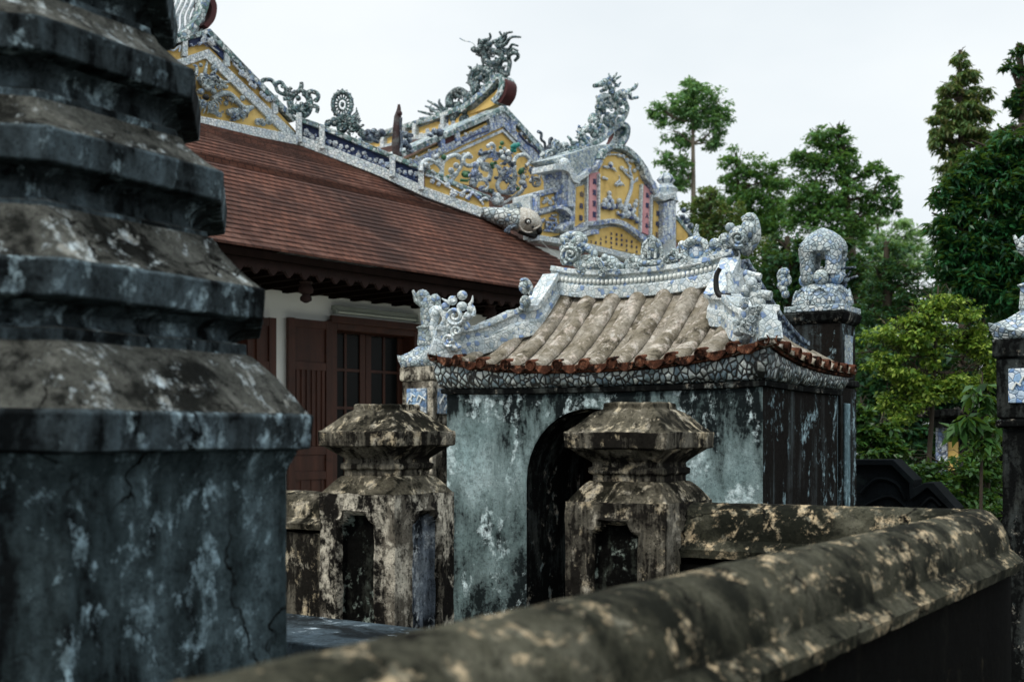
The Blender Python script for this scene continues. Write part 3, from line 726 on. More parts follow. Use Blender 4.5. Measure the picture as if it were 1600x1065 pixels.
# round tile ends and drip tiles along the eaves
def disc(mb, c, ax, r, L):
    a = Vector(ax).normalized(); u = a.orthogonal().normalized(); v_ = a.cross(u); rings = []
    for dd, rr in ((-L, r), (0, r), (.004, r * .93), (.004, r * .78), (-.003, r * .74), (-.003, .002)):
        rings.append([tuple(Vector(c) + a * dd + (u * math.cos(2*math.pi*k/14) + v_ * math.sin(2*math.pi*k/14)) * rr) for k in range(14)])
    mb.loft(rings)
for i, x in enumerate(xs):
    s = (x + OV) / (GW + 2*OV); e_ = MB(G)
    disc(e_, (x, -OV - .006, ZE + lift(s) + .012), (0, -1, -.12), .033, .09)
    e_.build('tile_end', 'terracotta', gate, 40)
for i in range(len(xs) - 1):
    x0, x1 = xs[i] + .03, xs[i+1] - .03; s = ((x0 + x1)/2 + OV) / (GW + 2*OV); z = ZE + lift(s); e_ = MB(G)
    dz = lift((x1 + OV)/(GW+2*OV)) - lift((x0 + OV)/(GW+2*OV))
    o_ = [(x0 + (x1-x0)*k/8, z - dz/2 + dz*k/8 - .006 - .032*math.sin(math.pi*k/8)) for k in range(9)] + [(x1, z + dz/2 + .012), (x0, z - dz/2 + .012)]
    e_.prism(o_, -OV - .004 + .006*random.random(), -OV + .07); e_.build('drip_tile', 'terracotta', gate, None, .003)
for i, y in enumerate(ys):
    s = (y + OV) / (GD + 2*OV); e_ = MB(G)
    disc(e_, (GW + OV + .006, y, ZE + slift(s) + .012), (1, 0, -.12), .032, .09); e_.build('tile_end', 'terracotta', gate, 40)
    e_ = MB(G); disc(e_, (-OV - .006, y, ZE + slift(s) + .012), (-1, 0, -.12), .032, .09); e_.build('tile_end', 'terracotta', gate, 40)
eb = MB(G)                                   # the course of brick under the tile ends
eb.loft([ring_side(.03, ZE-.034), ring_side(.066, ZE-.03), ring_side(.07, ZE-.016), ring_side(.03, ZE-.014)]); eb.build('eave_course', 'terracotta', gate, 50)

def ribbon(mb, P, hw, h, base=-.03, m=0, caps=3):
    """ridge band: moulded section swept along P (three steps)"""
    sec = [(-hw, base), (-hw, h*.30), (-hw*.72, h*.36), (-hw*.72, h*.72), (-hw*1.05, h*.78), (-hw*1.0, h), (hw*1.0, h), (hw*1.05, h*.78), (hw*.72, h*.72), (hw*.72, h*.36), (hw, h*.30), (hw, base)]
    rings = []
    for i, p in enumerate(P):
        t = Vector(P[min(i+1, len(P)-1)]) - Vector(P[max(i-1, 0)]); t.normalize()
        side = Vector((t.y, -t.x, 0)); side = side.normalized() if side.length > 1e-5 else Vector((1, 0, 0))
        up = side.cross(t); up = up if up.z > 0 else -up
        rings.append([tuple(Vector(p) + side * a + up * b_) for a, b_ in sec])
    mb.loft([r[::-1] for r in rings], m=m)
rb = MB(G)
ridge_pts = []
for k in range(25):
    x = INS - .05 + (GW - 2*INS + .10) * k / 24; s = k / 24
    ridge_pts.append((x, YR, RIDGE_Z - .015 + .07 * abs(2*s-1) ** 2.4))
ribbon(rb, ridge_pts, .06, .145); rb.build('main_ridge', 'porcelain', gate, 35, .004)
# bead row under the ridge mouldings
bd = MB(G)
for k in range(46):
    i = k / 45 * 24; a = ridge_pts[int(min(23, i))]; b_ = ridge_pts[int(min(23, i)) + 1]; t = i - int(min(23, i))
    p = [a[j] + (b_[j] - a[j]) * t for j in range(3)]
    bd.ball((p[0], YR - .05, p[2] + .072), (.013, .014, .017), 6, 0, 4)
bd.build('bead_row', 'white_glaze', gate, 60)
for sgn in (0, 1):
    for fb in (0, 1):
        fx = (lambda x: x) if sgn == 0 else (lambda x: GW - x)
        fy = (lambda y: y) if fb == 0 else (lambda y: GD - y)
        vb = MB(G); P = []
        for k in range(13):
            y = YR + .02 - (YR + .02 - INS * .80) * k / 12; P.append((fx(INS - .01), fy(y), slope_z(y, .2) + .03))
        e1_ = P[-1]
        P[-1] = (fx(INS*.90), fy(INS*.80), e1_[2])
        for q_ in (.70, .60, .50, .42): P.append((fx(INS*q_), fy(INS*q_), slope_z(INS*q_, .12) + .045))
        if sgn and fb: P = [(GW - INS + .16 * t_ / 12, YR - .02 + (GD - YR + OV) * t_ / 12, slope_z(YR - .02 - (YR + OV - .02) * t_ / 12, .6) + .07) for t_ in range(13)]
        ribbon(vb, P, .058, .13, -.05); vb.build('verge_ridge', 'mosaic_dark' if sgn and fb else 'porcelain', gate, 35, .004)
        if fb: continue
        hb = MB(G); P = []
        for k in range(15):
            t = k / 14; q_ = INS*.84 - (INS*.84 + OV*.8) * t
            s = (q_ + OV) / (GW + 2*OV)
            P.append((fx(q_), fy(q_), slope_z(q_, s) + .028 + .035 * t ** 3))
        ribbon(hb, P, .062, .135, -.05); hb.build('hip_ridge', 'porcelain', gate, 35, .004)
    gb = MB(G)                               # gable triangle
    gp = [(INS*.8, slope_z(INS*.8, .2) - .02), (YR, RIDGE_Z + .03), (GD - INS*.8, slope_z(INS*.8, .2) - .02)]
    x0 = fx(INS + .02); x1 = fx(INS + .05)
    a3 = [gb.v(x0, y, z) for y, z in gp]; b3 = [gb.v(x1, y, z) for y, z in gp]
    gb.fc(a3); gb.fc(b3[::-1])
    for i in range(3): gb.fc((a3[i], a3[(i+1)%3], b3[(i+1)%3], b3[i]))
    gb.build('gable', 'pale_pilaster', gate)
C7, C8 = crop(640, 330, 3.672), crop(860, 320, 3.132)
def P1(c, x, y): return c((x, y))[0]
def blc(mb, c, s, fr, y, x, yy, rx, rz=None, ry=None, m=0): 
    p = P1(c, x, yy); mb.bl(fr, y, p[0], p[1], rx/s, None if rz is None else rz/s, None if ry is None else ry/s, m)
def stc(mb, c, s, fr, y, pts, r0, r1=None, m=0, jy=.0, flat=1.0): mb.st(fr, y, c(*pts), r0/s, (r0 if r1 is None else r1)/s, m, 7, 4, flat, jy)
def spc(mb, c, s, fr, y, x, yy, r, turns=1.6, a0=0, rt=None, m=0, sgn=1):
    p = P1(c, x, yy); mb.spiral(fr, y, p[0], p[1], r/s, turns, a0, None if rt is None else rt/s, m, sgn)
o = MB(G); y = YR; s7 = 3.672; s8 = 3.132
# left ridge dragon (crouching, head at the end, lumpy body along the ridge)
blc(o, C7, s7, G, y, 925, 245, 62, 70, 55); spc(o, C7, s7, G, y-.06, 925, 250, 55, 1.8, 2, 13); blc(o, C7, s7, G, y-.02, 890, 165, 30, 26, 24)
stc(o, C7, s7, G, y, [(875, 160), (920, 138), (980, 140), (1005, 165), (985, 185)], 24, 18); blc(o, C7, s7, G, y-.03, 960, 165, 34, 26)
stc(o, C7, s7, G, y-.02, [(955, 190), (1005, 205), (1055, 235), (1050, 265), (995, 268)], 24, 20)
stc(o, C7, s7, G, y, [(985, 290), (1040, 330), (1110, 300), (1160, 290), (1200, 320)], 46, 30); blc(o, C7, s7, G, y-.02, 1060, 310, 55, 48, 50)
stc(o, C7, s7, G, y, [(1080, 355), (1150, 350), (1230, 345), (1270, 350)], 30, 24); blc(o, C7, s7, G, y, 1160, 300, 32, 38)
for (x, yy, r) in ((1215, 318, 24), (1180, 345, 24), (890, 285, 26), (965, 300, 30), (1120, 265, 22), (880, 215, 22), (985, 225, 22)): blc(o, C7, s7, G, y-.03, x, yy, r)
for (x, yy, r, n) in ((940, 200, 12, 9), (1000, 330, 11, 9), (1090, 320, 12, 9), (1180, 330, 9, 7)):
    p = P1(C7, x, yy); o.curls(G, y - .05, p[0], p[1], r, n)
o.build('ridge_dragon', 'sculpt', gate, 60)
o = MB(G)                                    # lotus jewel in the middle
blc(o, C8, s8, G, y, 498, 215, 56, 58, 50); stc(o, C8, s8, G, y, [(498, 175), (498, 160), (495, 150)], 26, 8)
for a in (-42, -15, 15, 42): stc(o, C8, s8, G, y-.05, [(498+a, 262), (498+a*1.15, 215), (498+a*.4, 165)], 9, 5)
stc(o, C8, s8, G, y-.02, [(370, 285), (420, 300), (450, 325), (500, 345), (550, 325), (590, 295), (620, 290)], 22, 14)
stc(o, C8, s8, G, y-.04, [(400, 255), (430, 280), (480, 285), (540, 280), (570, 250)], 22, 14)
spc(o, C8, s8, G, y-.03, 410, 285, 32, 1.5, 0, 11); spc(o, C8, s8, G, y-.03, 590, 265, 34, 1.5, 2, 11, 0, -1)
for (x, yy, r) in ((455, 320, 26), (545, 315, 26), (600, 230, 18), (580, 305, 24), (385, 305, 22), (625, 300, 22)): blc(o, C8, s8, G, y-.03, x, yy, r)
for (x, yy, r, n) in ((430, 300, 10, 7), (560, 300, 10, 7), (600, 270, 9, 6)):
    p = P1(C8, x, yy); o.curls(G, y - .05, p[0], p[1], r, n)
o.build('lotus_jewel', 'sculpt', gate, 60)
o = MB(G)                                    # right ridge dragon with round shell
pts = [(712 + 58*math.cos(a), 228 + 56*math.sin(a)) for a in [k*.42 for k in range(16)]]
stc(o, C8, s8, G, y-.02, pts, 20); blc(o, C8, s8, G, y, 712, 232, 44, 42, 18, 1)
stc(o, C8, s8, G, y, [(718, 160), (712, 130), (720, 95)], 17, 9); stc(o, C8, s8, G, y-.02, [(640, 290), (700, 305), (770, 285), (830, 250), (880, 225)], 30, 36)
for (x, yy, rx, rz) in ((805, 190, 30, 28), (855, 170, 34, 34), (925, 160, 58, 60), (970, 120, 40, 52), (880, 110, 26, 24), (835, 235, 34, 28), (780, 240, 26, 26), (885, 245, 40, 26), (645, 200, 22, 26), (960, 215, 36, 34)): blc(o, C8, s8, G, y-.02, x, yy, rx, rz)
stc(o, C8, s8, G, y, [(945, 80), (985, 62), (1005, 110), (1003, 165), (975, 210)], 24, 26); spc(o, C8, s8, G, y-.09, 920, 165, 42, 1.7, 1, 11); blc(o, C8, s8, G, y-.03, 972, 62, 26, 24)
stc(o, C8, s8, G, y-.03, [(855, 200), (890, 205), (925, 215), (950, 190)], 14, 10); stc(o, C8, s8, G, y-.03, [(640, 260), (620, 230), (640, 190)], 14, 8)
for (x, yy, r, n) in ((830, 210, 12, 9), (930, 180, 14, 9), (660, 270, 9, 7), (780, 270, 10, 7)):
    p = P1(C8, x, yy); o.curls(G, y - .05, p[0], p[1], r, n)
o.build('ridge_dragon', ['sculpt', 'plaque'], gate, 60)
# scroll finials on the hips
o = MB(G); y = -.03
stc(o, C7, s7, G, y, [(215, 790), (160, 740), (135, 670), (145, 610), (130, 580), (150, 562), (188, 575), (205, 620), (185, 660)], 26, 20)
spc(o, C7, s7, G, y-.03, 262, 600, 56, 1.7, 0, 14); spc(o, C7, s7, G, y-.03, 228, 740, 38, 1.5, 1, 13); spc(o, C7, s7, G, y-.03, 270, 688, 30, 1.4, 2, 11)
for (x, yy, rx, rz) in ((302, 482, 32, 28), (245, 512, 30, 28), (352, 560, 26, 26), (335, 600, 28, 26), (300, 545, 34, 28), (205, 545, 26, 24), (310, 640, 34, 28), (240, 655, 34, 36), (200, 700, 34, 50), (250, 780, 60, 30), (180, 775, 34, 26), (330, 660, 20, 24), (150, 585, 34, 30)): blc(o, C7, s7, G, y, x, yy, rx, rz)
for pts in ([(345, 540), (358, 515), (362, 484)], [(235, 525), (210, 515), (185, 500)], [(260, 520), (255, 500), (262, 484)], [(365, 600), (372, 570), (370, 545)]): stc(o, C7, s7, G, y-.01, pts, 15, 3)
o.build('hip_scroll', 'porcelain', gate, 60)
o = MB(G); y = INS * .62
blc(o, C7, s7, G, y, 662, 432, 38, 44); blc(o, C7, s7, G, y, 664, 520, 34, 40); stc(o, C7, s7, G, y-.02, [(640, 400), (672, 395), (698, 440), (690, 480)], 14, 12); blc(o, C7, s7, G, y, 650, 560, 30, 22)
o.build('verge_finial', 'sculpt', gate, 60)
o = MB(G); y = -.02                          # right front corner: tall folded scroll
stc(o, C8, s8, G, y, [(930, 650), (1000, 620), (1024, 560), (1018, 500), (995, 440), (985, 390), (960, 350)], 34, 22)
spc(o, C8, s8, G, y-.05, 975, 590, 48, 1.7, 0, 13); spc(o, C8, s8, G, y-.05, 1000, 520, 28, 1.4, 2, 9)
stc(o, C8, s8, G, y, [(950, 335), (990, 345), (1030, 352)], 20, 17); stc(o, C8, s8, G, y, [(1000, 440), (1040, 440), (1080, 445)], 25, 24)
for (x, yy, rx, rz) in ((955, 420, 26, 30), (948, 480, 24, 34), (945, 545, 26, 34), (1030, 480, 26, 24), (930, 620, 40, 26), (985, 385, 30, 34), (915, 575, 26, 18)): blc(o, C8, s8, G, y-.02, x, yy, rx, rz)
for (x, yy, r, n) in ((975, 560, 13, 10), (955, 470, 11, 9), (1000, 625, 10, 7), (920, 600, 9, 7), (1010, 400, 9, 7), (1010, 510, 10, 8)):
    p = P1(C8, x, yy); o.curls(G, y - .06, p[0], p[1], r, n)
o.build('hip_scroll', 'porcelain', gate, 60)
o = MB(G); y = INS * .62
stc(o, C8, s8, G, y, [(880, 440), (845, 450), (815, 420), (812, 350), (830, 310)], 17, 12, 1); stc(o, C8, s8, G, y-.02, [(870, 330), (880, 380), (885, 430)], 16, 18, 0)
o.build('verge_finial', ['porcelain', 'black'], gate, 60)

# ------------------------------------------------------------------ lotus-lantern column behind the gate
def sq(mb, cx, cy, prof, m=0, n=1, mats=None):
    mb.loft([[(cx-a, cy-a, z), (cx+a, cy-a, z), (cx+a, cy+a, z), (cx-a, cy+a, z)] for a, z in prof], m=m, mats=mats)
LC = enc(1.985, 7.36)
lc = thing('lantern_column', 'dark column crowned by a porcelain lotus lantern behind the right side of the gate', 'column', LC)
b = MB(LC); sq(b, 0, 0, [(.168, 0), (.168, EYE+.30)]); b.build('shaft', 'gate_side', lc, None, .01)
b = MB(LC); b.box(.075, .15, -.183, -.166, 0, EYE+.26); b.build('pilaster', 'pale_pilaster', lc, None, .004)
b = MB(LC); b.box(.170, .184, -.12, -.02, .3, EYE+.2); b.build('pilaster', 'pale_pilaster', lc, None, .004)
b = MB(LC); sq(b, 0, 0, [(.155, EYE+.302), (.182, EYE+.312), (.182, EYE+.345), (.17, EYE+.35)]); b.build('band', 'column', lc, None, .006)
b = MB(LC); sq(b, 0, 0, [(.162, EYE+.352), (.162, EYE+.70)]); b.build('upper_block', 'gate_side', lc, None, .008)
b = MB(LC); b.box(.164, .173, -.09, .07, EYE+.41, EYE+.63); b.build('plaque', 'sculpt', lc, None, .004)
b = MB(LC); sq(b, 0, 0, [(.165, EYE+.70), (.185, EYE+.72), (.198, EYE+.765), (.19, EYE+.77)]); b.build('cornice', 'column', lc, None, .006)
zc = EYE + .775
b = MB(LC); sq(b, 0, 0, [(.19, zc), (.19, zc+.035), (.175, zc+.04)]); b.build('plinth', 'lantern_mosaic', lc, None, .006)
def lobed(mb, prof, lobes, amp, n=48):
    mb.loft([[(r*(1+amp*k_*math.cos(lobes*2*math.pi*i/n))*math.cos(2*math.pi*i/n), r*(1+amp*k_*math.cos(lobes*2*math.pi*i/n))*math.sin(2*math.pi*i/n), z) for i in range(n)] for r, z, k_ in prof])
b = MB(LC); lobed(b, [(.178, zc+.041, 1), (.184, zc+.065, 1), (.172, zc+.11, .8), (.15, zc+.15, .5), (.125, zc+.175, .1), (.10, zc+.185, 0)], 8, .05)
for k in range(8):                           # petals raised on the lotus base
    a = k * math.pi / 4 + .2
    p = [(190e-3*math.cos(a-.33), 190e-3*math.sin(a-.33), zc+.06), (180e-3*math.cos(a-.3), 180e-3*math.sin(a-.3), zc+.11), (162e-3*math.cos(a), 162e-3*math.sin(a), zc+.15), (180e-3*math.cos(a+.3), 180e-3*math.sin(a+.3), zc+.11), (190e-3*math.cos(a+.33), 190e-3*math.sin(a+.33), zc+.06)]
    b.tube(catmull(p, 4), .008, 5)
b.build('lotus_base', 'lantern_mosaic', lc, 45)
for k in range(7):
    a = k * 2 * math.pi / 7 - 1.35; b = MB(LC); b.ball((.105*math.cos(a), .105*math.sin(a), zc+.222), .05, 12, 0, 9); b.build('mosaic_ball', 'plaque' if k % 2 else 'sculpt', lc, 60)
for k in range(4):
    a = R(-72 - 56 + 90 * k); b = MB(LC); P = [(.112*math.cos(a), .112*math.sin(a), zc+.24+.17*t) for t in (0, .25, .5, .75, 1)]
    b.tube(P, [.044, .048, .048, .055, .06], 10); p = (.135*math.cos(a), .135*math.sin(a))
    b.tube([(p[0], p[1], zc+.36), (p[0]*1.12, p[1]*1.12, zc+.41), (p[0]*1.28, p[1]*1.28, zc+.435)], [.022, .016, .004], 6); b.build('lantern_post', 'lantern_mosaic', lc, 60)
b = MB(LC); lobed(b, [(.08, zc+.36, 0), (.10, zc+.375, 0), (.148, zc+.385, 1), (.15, zc+.42, 1), (.138, zc+.455, .8), (.108, zc+.49, .5), (.07, zc+.52, .2), (.03, zc+.54, 0), (.006, zc+.55, 0)], 6, .05); b.build('lantern_dome', 'lantern_mosaic', lc, 50)
b = MB(LC); CL = crop(1190, 350, 6.656)
for pts in ([(790, 700), (840, 600), (930, 490)], [(800, 660), (900, 580), (1000, 540)], [(740, 470), (850, 460), (980, 450)], [(800, 430), (850, 385), (900, 365)], [(820, 720), (870, 650), (880, 600)], [(760, 520), (830, 560), (850, 600)]): stc(b, CL, 6.656, LC, .02, pts, 20, 12)
b.build('phoenix_wing', 'mosaic_dark', lc, 60)
b = MB(LC)
for pts in ([(250, 760), (215, 680), (190, 600), (180, 520), (210, 480), (270, 470)], [(240, 640), (290, 600), (280, 540), (230, 540)]): stc(b, CL, 6.656, LC, -.05, pts, 26, 18)
[blc(b, CL, 6.656, LC, -.06, x_, y_, r_) for x_, y_, r_ in ((215, 560, 40), (240, 600, 46), (200, 640, 40), (230, 680, 44), (260, 500, 34), (205, 500, 36), (250, 730, 44))]
b.build('phoenix_head', 'sculpt', lc, 60)

# ------------------------------------------------------------------ twin gate-side columns with tile plaques
def plaque_column(fr, label, w_=.32, top=EYE+.52, skin='column'):
    t = thing('plaque_column', label, 'column', fr, group='plaque columns flanking the gateway')
    h = w_/2; z = top
    b = MB(fr); sq(b, 0, 0, [(h*.82, 0), (h*.82, z-.50)]); b.build('shaft', skin, t, None, .008)
    b = MB(fr); sq(b, 0, 0, [(h*.8, z-.50), (h*.98, z-.49), (h*.98, z-.46), (h*.85, z-.45)]); sq(b, 0, 0, [(h*.85, z-.45), (h*1.02, z-.13)]) if False else None; b.build('band', skin, t, None, .006)
    b = MB(fr); sq(b, 0, 0, [(h*.95, z-.45), (h*.97, z-.155)]); b.build('block', skin, t, None, .008)
    for k, (dx, dy) in enumerate(((0, -1), (1, 0))):
        b = MB(fr)
        if k == 0: b.box(-h*.62, h*.62, -h*.97-.012, -h*.94, z-.375, z-.205)
        else: b.box(h*.94, h*.97+.012, -h*.62, h*.62, z-.375, z-.205)
        pl = b.build('plaque', 'plaque', t, None, .004)
        b = MB(fr)
        for q_ in range(5):
            u = -h*.4 + h*.8*q_/4; zz = z-.29 + .04*math.sin(q_*2.3)
            b.tube([(u-.02, -h*.97-.014, zz-.02), (u, -h*.97-.018, zz+.015), (u+.02, -h*.97-.014, zz)] if k == 0 else [(h*.97+.014, u-.02, zz-.02), (h*.97+.018, u, zz+.015), (h*.97+.014, u+.02, zz)], .006, 5)
        b.build('flourish', 'white_glaze', pl, 60)
    b = MB(fr); sq(b, 0, 0, [(h*.97, z-.155), (h*1.06, z-.145), (h*1.06, z-.06), (h*.95, z-.055)]); b.build('cornice', skin, t, None, .006)
    b = MB(fr)                               # flared roof with upturned corners
    def rr(a, z0, up, n=8):
        out = []
        c = [(-a, -a), (a, -a), (a, a), (-a, a)]
        for k in range(4):
            p, q_ = c[k], c[(k+1) % 4]
            for i in range(n): s = i/n; m_ = 1 + .0*s; out.append((p[0]+(q_[0]-p[0])*s, p[1]+(q_[1]-p[1])*s, z0 + up*abs(2*s-1)**2.2))
        return out
    b.loft([rr(h*1.0, z-.058, 0), rr(h*1.12, z-.045, .04), rr(h*1.15, z-.025, .05), rr(h*1.02, z+.0, .02), rr(h*.72, z+.045, 0), rr(h*.42, z+.085, 0), rr(h*.25, z+.10, 0)]); b.build('cap_roof', 'lantern_mosaic', t, 50)
    b = MB(fr); sq(b, 0, 0, [(h*.40, z+.085), (h*.44, z+.10), (h*.40, z+.20), (h*.5, z+.215), (h*.3, z+.23)]); b.build('finial_block', 'sculpt', t, None, .006)
    b = MB(fr); b.tube([(0, 0, z+.22), (.01, 0, z+.32), (-.01, 0, z+.42)], [.055, .07, .05], 8); b.ball((-.04, -.02, z+.43), (.05, .05, .045)); b.ball((.05, 0, z+.40), .04); b.tube([(-.02, -.03, z+.36), (-.07, -.05, z+.40), (-.10, -.05, z+.47)], [.028, .02, .008], 6)
    b.tube([(.04, 0, z+.30), (.08, 0, z+.36), (.06, 0, z+.44)], [.03, .025, .008], 6); b.build('finial', 'sculpt', t, 60)
    return t
plaque_column(enc(2.635, 5.78), 'mouldy stone column with blue tile plaque cut by the right edge', .34, EYE+.535)
plaque_column(enc(-.565, 7.85), 'pale stone column with blue tile plaque behind the gate left corner', .27, EYE+.52, 'pillar_pale')

# ------------------------------------------------------------------ temple halls
THICK = 1.1
T = Frame(-1.79, 11.0, 50.0)                # local x runs along the hall's side (away to the right), local y runs inwards
YG = 1.4                                    # plane of the gables
hip0 = T.w(.76, YG, 0)
H = Frame(hip0[0], hip0[1], 50.0 - 45.0)    # vertical plane through the hip ridge
C3, C4, C5, C6 = crop(240, 0, 3.805), crop(600, 30, 3.805), crop(640, 180, 3.636), crop(800, 180, 4.84)
CS, CF = crop(720, 200, 7.606), crop(760, 300, 10.65)
hall = thing('temple_hall', 'near temple hall with long brown tiled roof, carved eaves and white wall', 'temple', T, .5, 3.0)
# roof height along the hip, from the foot of the mosaic band in the picture
hz = []
for px, py in ((466, 226), (603, 281), (665, 316), (764, 347)):
    u, z, d = H.at(px, py, 0); hz.append((YG - u / math.sqrt(2), z))
hz.sort(); ZEV = EYE + 1.46; YE = -1.2
hz = [(YE, ZEV)] + [q_ for q_ in hz if q_[0] > YE + .2]
def roof_z(y):
    if y <= hz[0][0]: return hz[0][1]
    for (a, za), (b_, zb) in zip(hz, hz[1:]):
        if y <= b_: return za + (zb - za) * (y - a) / (b_ - a)
    (a, za), (b_, zb) = hz[-2], hz[-1]; return zb + (zb - za) / (b_ - a) * (y - b_)
XL, XR = -4.6, .76 + (YG - YE)              # eave corners
XC = .5 * (XL + XR)
def elift(x): return .13 * max(0, (x - 1.2) / (XR - 1.2)) ** 2 + .13 * max(0, (-2.2 - x) / 2.4) ** 2
b = MB(T); NR = 44
ys_ = [YE + (YG + .12 - YE) * i / NR for i in range(NR + 1)]
for i in range(NR):                         # side slope in stepped tile courses
    y0, y1 = ys_[i], ys_[i+1]; z0, z1 = roof_z(y0) + .010, roof_z(y1) - .001
    k0 = (1 - i / NR) ** 2; k1 = (1 - (i + 1) / NR) ** 2
    nx = 40
    for j in range(nx):
        def X(y, u): a = XL + (y - YE); c_ = XR - (y - YE); return a + (c_ - a) * u
        u0, u1 = j / nx, (j + 1) / nx
        q_ = [(X(y0, u0), y0), (X(y0, u1), y0), (X(y1, u1), y1), (X(y1, u0), y1)]
        ids = [b.v(x, y, (z0 if m_ < 2 else z1) + (k0 if m_ < 2 else k1) * elift(x)) for m_, (x, y) in enumerate(q_)]
        b.fc(ids, 0, [(x, (i + (m_ > 1)) * .0785 + .002) for m_, (x, y) in enumerate(q_)])
        f2 = [b.v(q_[0][0], y0, z0 - .02 + k0 * elift(q_[0][0])), b.v(q_[1][0], y0, z0 - .02 + k0 * elift(q_[1][0]))]
        b.fc((f2[0], f2[1], ids[1], ids[0]), 0, [(q_[0][0], y0), (q_[1][0], y0), (q_[1][0], y0 + .02), (q_[0][0], y0 + .02)])
# the two long slopes that run back from the hips, meeting at the hall's ridge
YB = 9.0; RZ1 = roof_z(YG) + .9
for sx in (1, -1):
    xe = XR if sx > 0 else XL
    for i in range(30):
        t0, t1 = i / 30, (i + 1) / 30
        def pt(t, back):
            x = xe + (XC - xe) * t
            d_ = abs(x - xe)
            y = min(YE + d_, YG + .12) if not back else YB
            z = roof_z(min(YE + d_, YG)) + (0 if d_ < YG - YE else (d_ - (YG - YE)) * .62)
            return (x, y, z)
        A = [b.v(*pt(t0, 0)), b.v(*pt(t1, 0)), b.v(*pt(t1, 1)), b.v(*pt(t0, 1))]
        b.fc(A, 0, [(pt(t, k)[1], abs(pt(t, k)[0]) * 1.2) for t, k in ((t0, 0), (t1, 0), (t1, 1), (t0, 1))])
b.build('roof', 'roof_tile', hall)
# eaves: fascia, soffit, carved valance, hanging lotus buds
b = MB(T); nx = 60
for j in range(nx):
    x0, x1 = XL + (XR - XL) * j / nx, XL + (XR - XL) * (j + 1) / nx
    za, zb = ZEV - .022 + elift(x0), ZEV - .022 + elift(x1)
    ids = [b.v(x0, YE + .015, za), b.v(x1, YE + .015, zb), b.v(x1, YE + .015, zb - .06), b.v(x0, YE + .015, za - .06)]
    jd = [b.v(x0, YE + .06, za), b.v(x1, YE + .06, zb), b.v(x1, YE + .06, zb - .06), b.v(x0, YE + .06, za - .06)]
    b.fc(ids[::-1]); b.fc(jd); b.fc((ids[3], ids[2], jd[2], jd[3])[::-1]); b.fc((ids[0], ids[1], jd[1], jd[0]))
b.build('fascia', 'dark_wood', hall)
b = MB(T); b.plan([(XL + .1, YE + .05), (XR - .1, YE + .05), (XR - .9, .3), (XL + .9, .3)], ZEV - .075, ZEV - .05)
for k in range(26):
    x = XL + .5 + (XR - XL - 1) * k / 25; b.box(x - .03, x + .03, YE + .16, .02, ZEV - .15, ZEV - .078)
b.build('soffit', 'dark_wood', hall)
b = MB(T)                                    # carved scalloped board
yv = YE + .10; x = -4.2; zt_ = ZEV - .06
while x < 2.9:
    wd = .165; e_ = elift(x)
    o_ = [(x, zt_ + e_)] + [(x, zt_ - .07 + e_), (x + wd*.10, zt_ - .09 + e_), (x + wd*.22, zt_ - .075 + e_), (x + wd*.32, zt_ - .105 + e_), (x + wd*.5, zt_ - .132 + e_), (x + wd*.68, zt_ - .105 + e_), (x + wd*.78, zt_ - .075 + e_), (x + wd*.90, zt_ - .09 + e_), (x + wd, zt_ - .07 + e_), (x + wd, zt_ + e_)]
    b.prism(o_, yv, yv + .03); x += wd
b.build('carved_valance', 'carved_wood', hall)
for px in (478, 766):
    xx, zz, d = T.at(px, 428, YE + .32); b = MB(T); z0 = ZEV - .09 + elift(xx)
    def lat(prof): b.loft([[(xx + r*math.cos(k*.5236), YE + .32 + r*math.sin(k*.5236), z0 + z) for k in range(12)] for r, z in prof])
    lat([(.035, .0), (.04, -.06), (.06, -.08), (.045, -.10), (.065, -.14), (.06, -.17), (.03, -.185), (.05, -.21), (.05, -.235), (.015, -.255)])
    b.build('hanging_bud', 'carved_wood', hall, 50)
# wall with door openings
def TX(px, py=500, y=0.0): return T.at(px, py, y)[0]
def TZ(px, py, y=0.0): return T.at(px, py, y)[1]
dx0, dx1 = TX(513), TX(650); dzt = TZ(580, 511); FL = .35
xw0, xw1 = -3.6, 2.75
pil0, pil1 = TX(425), TX(442)
d2a, d2b = -2.55, TX(392)
b = MB(T)
b.box(xw0, d2a, 0, .22, FL, 3.0); b.box(d2b, dx0, 0, .22, FL, 3.0); b.box(dx1, xw1, 0, .22, FL, 3.0)
b.box(d2a, d2b, 0, .22, dzt, 3.0); b.box(dx0, dx1, 0, .22, dzt, 3.0)
b.box(xw0 + .01, xw1 - .01, .6, 7, FL, 2.98)
b.build('wall', 'whitewash', hall)
b = MB(T); b.box(xw0, xw1, -.06, .3, 2.93, ZEV - .02); b.box(xw0, xw1, -.5, -.38, 2.98, 3.06); b.build('wall_beam', 'dark_wood', hall, None, .008)
b = MB(T); b.box(-5, 4, -1.7, 8, 0, FL - .005); b.build('floor_plinth', 'paving', hall, None, .01)
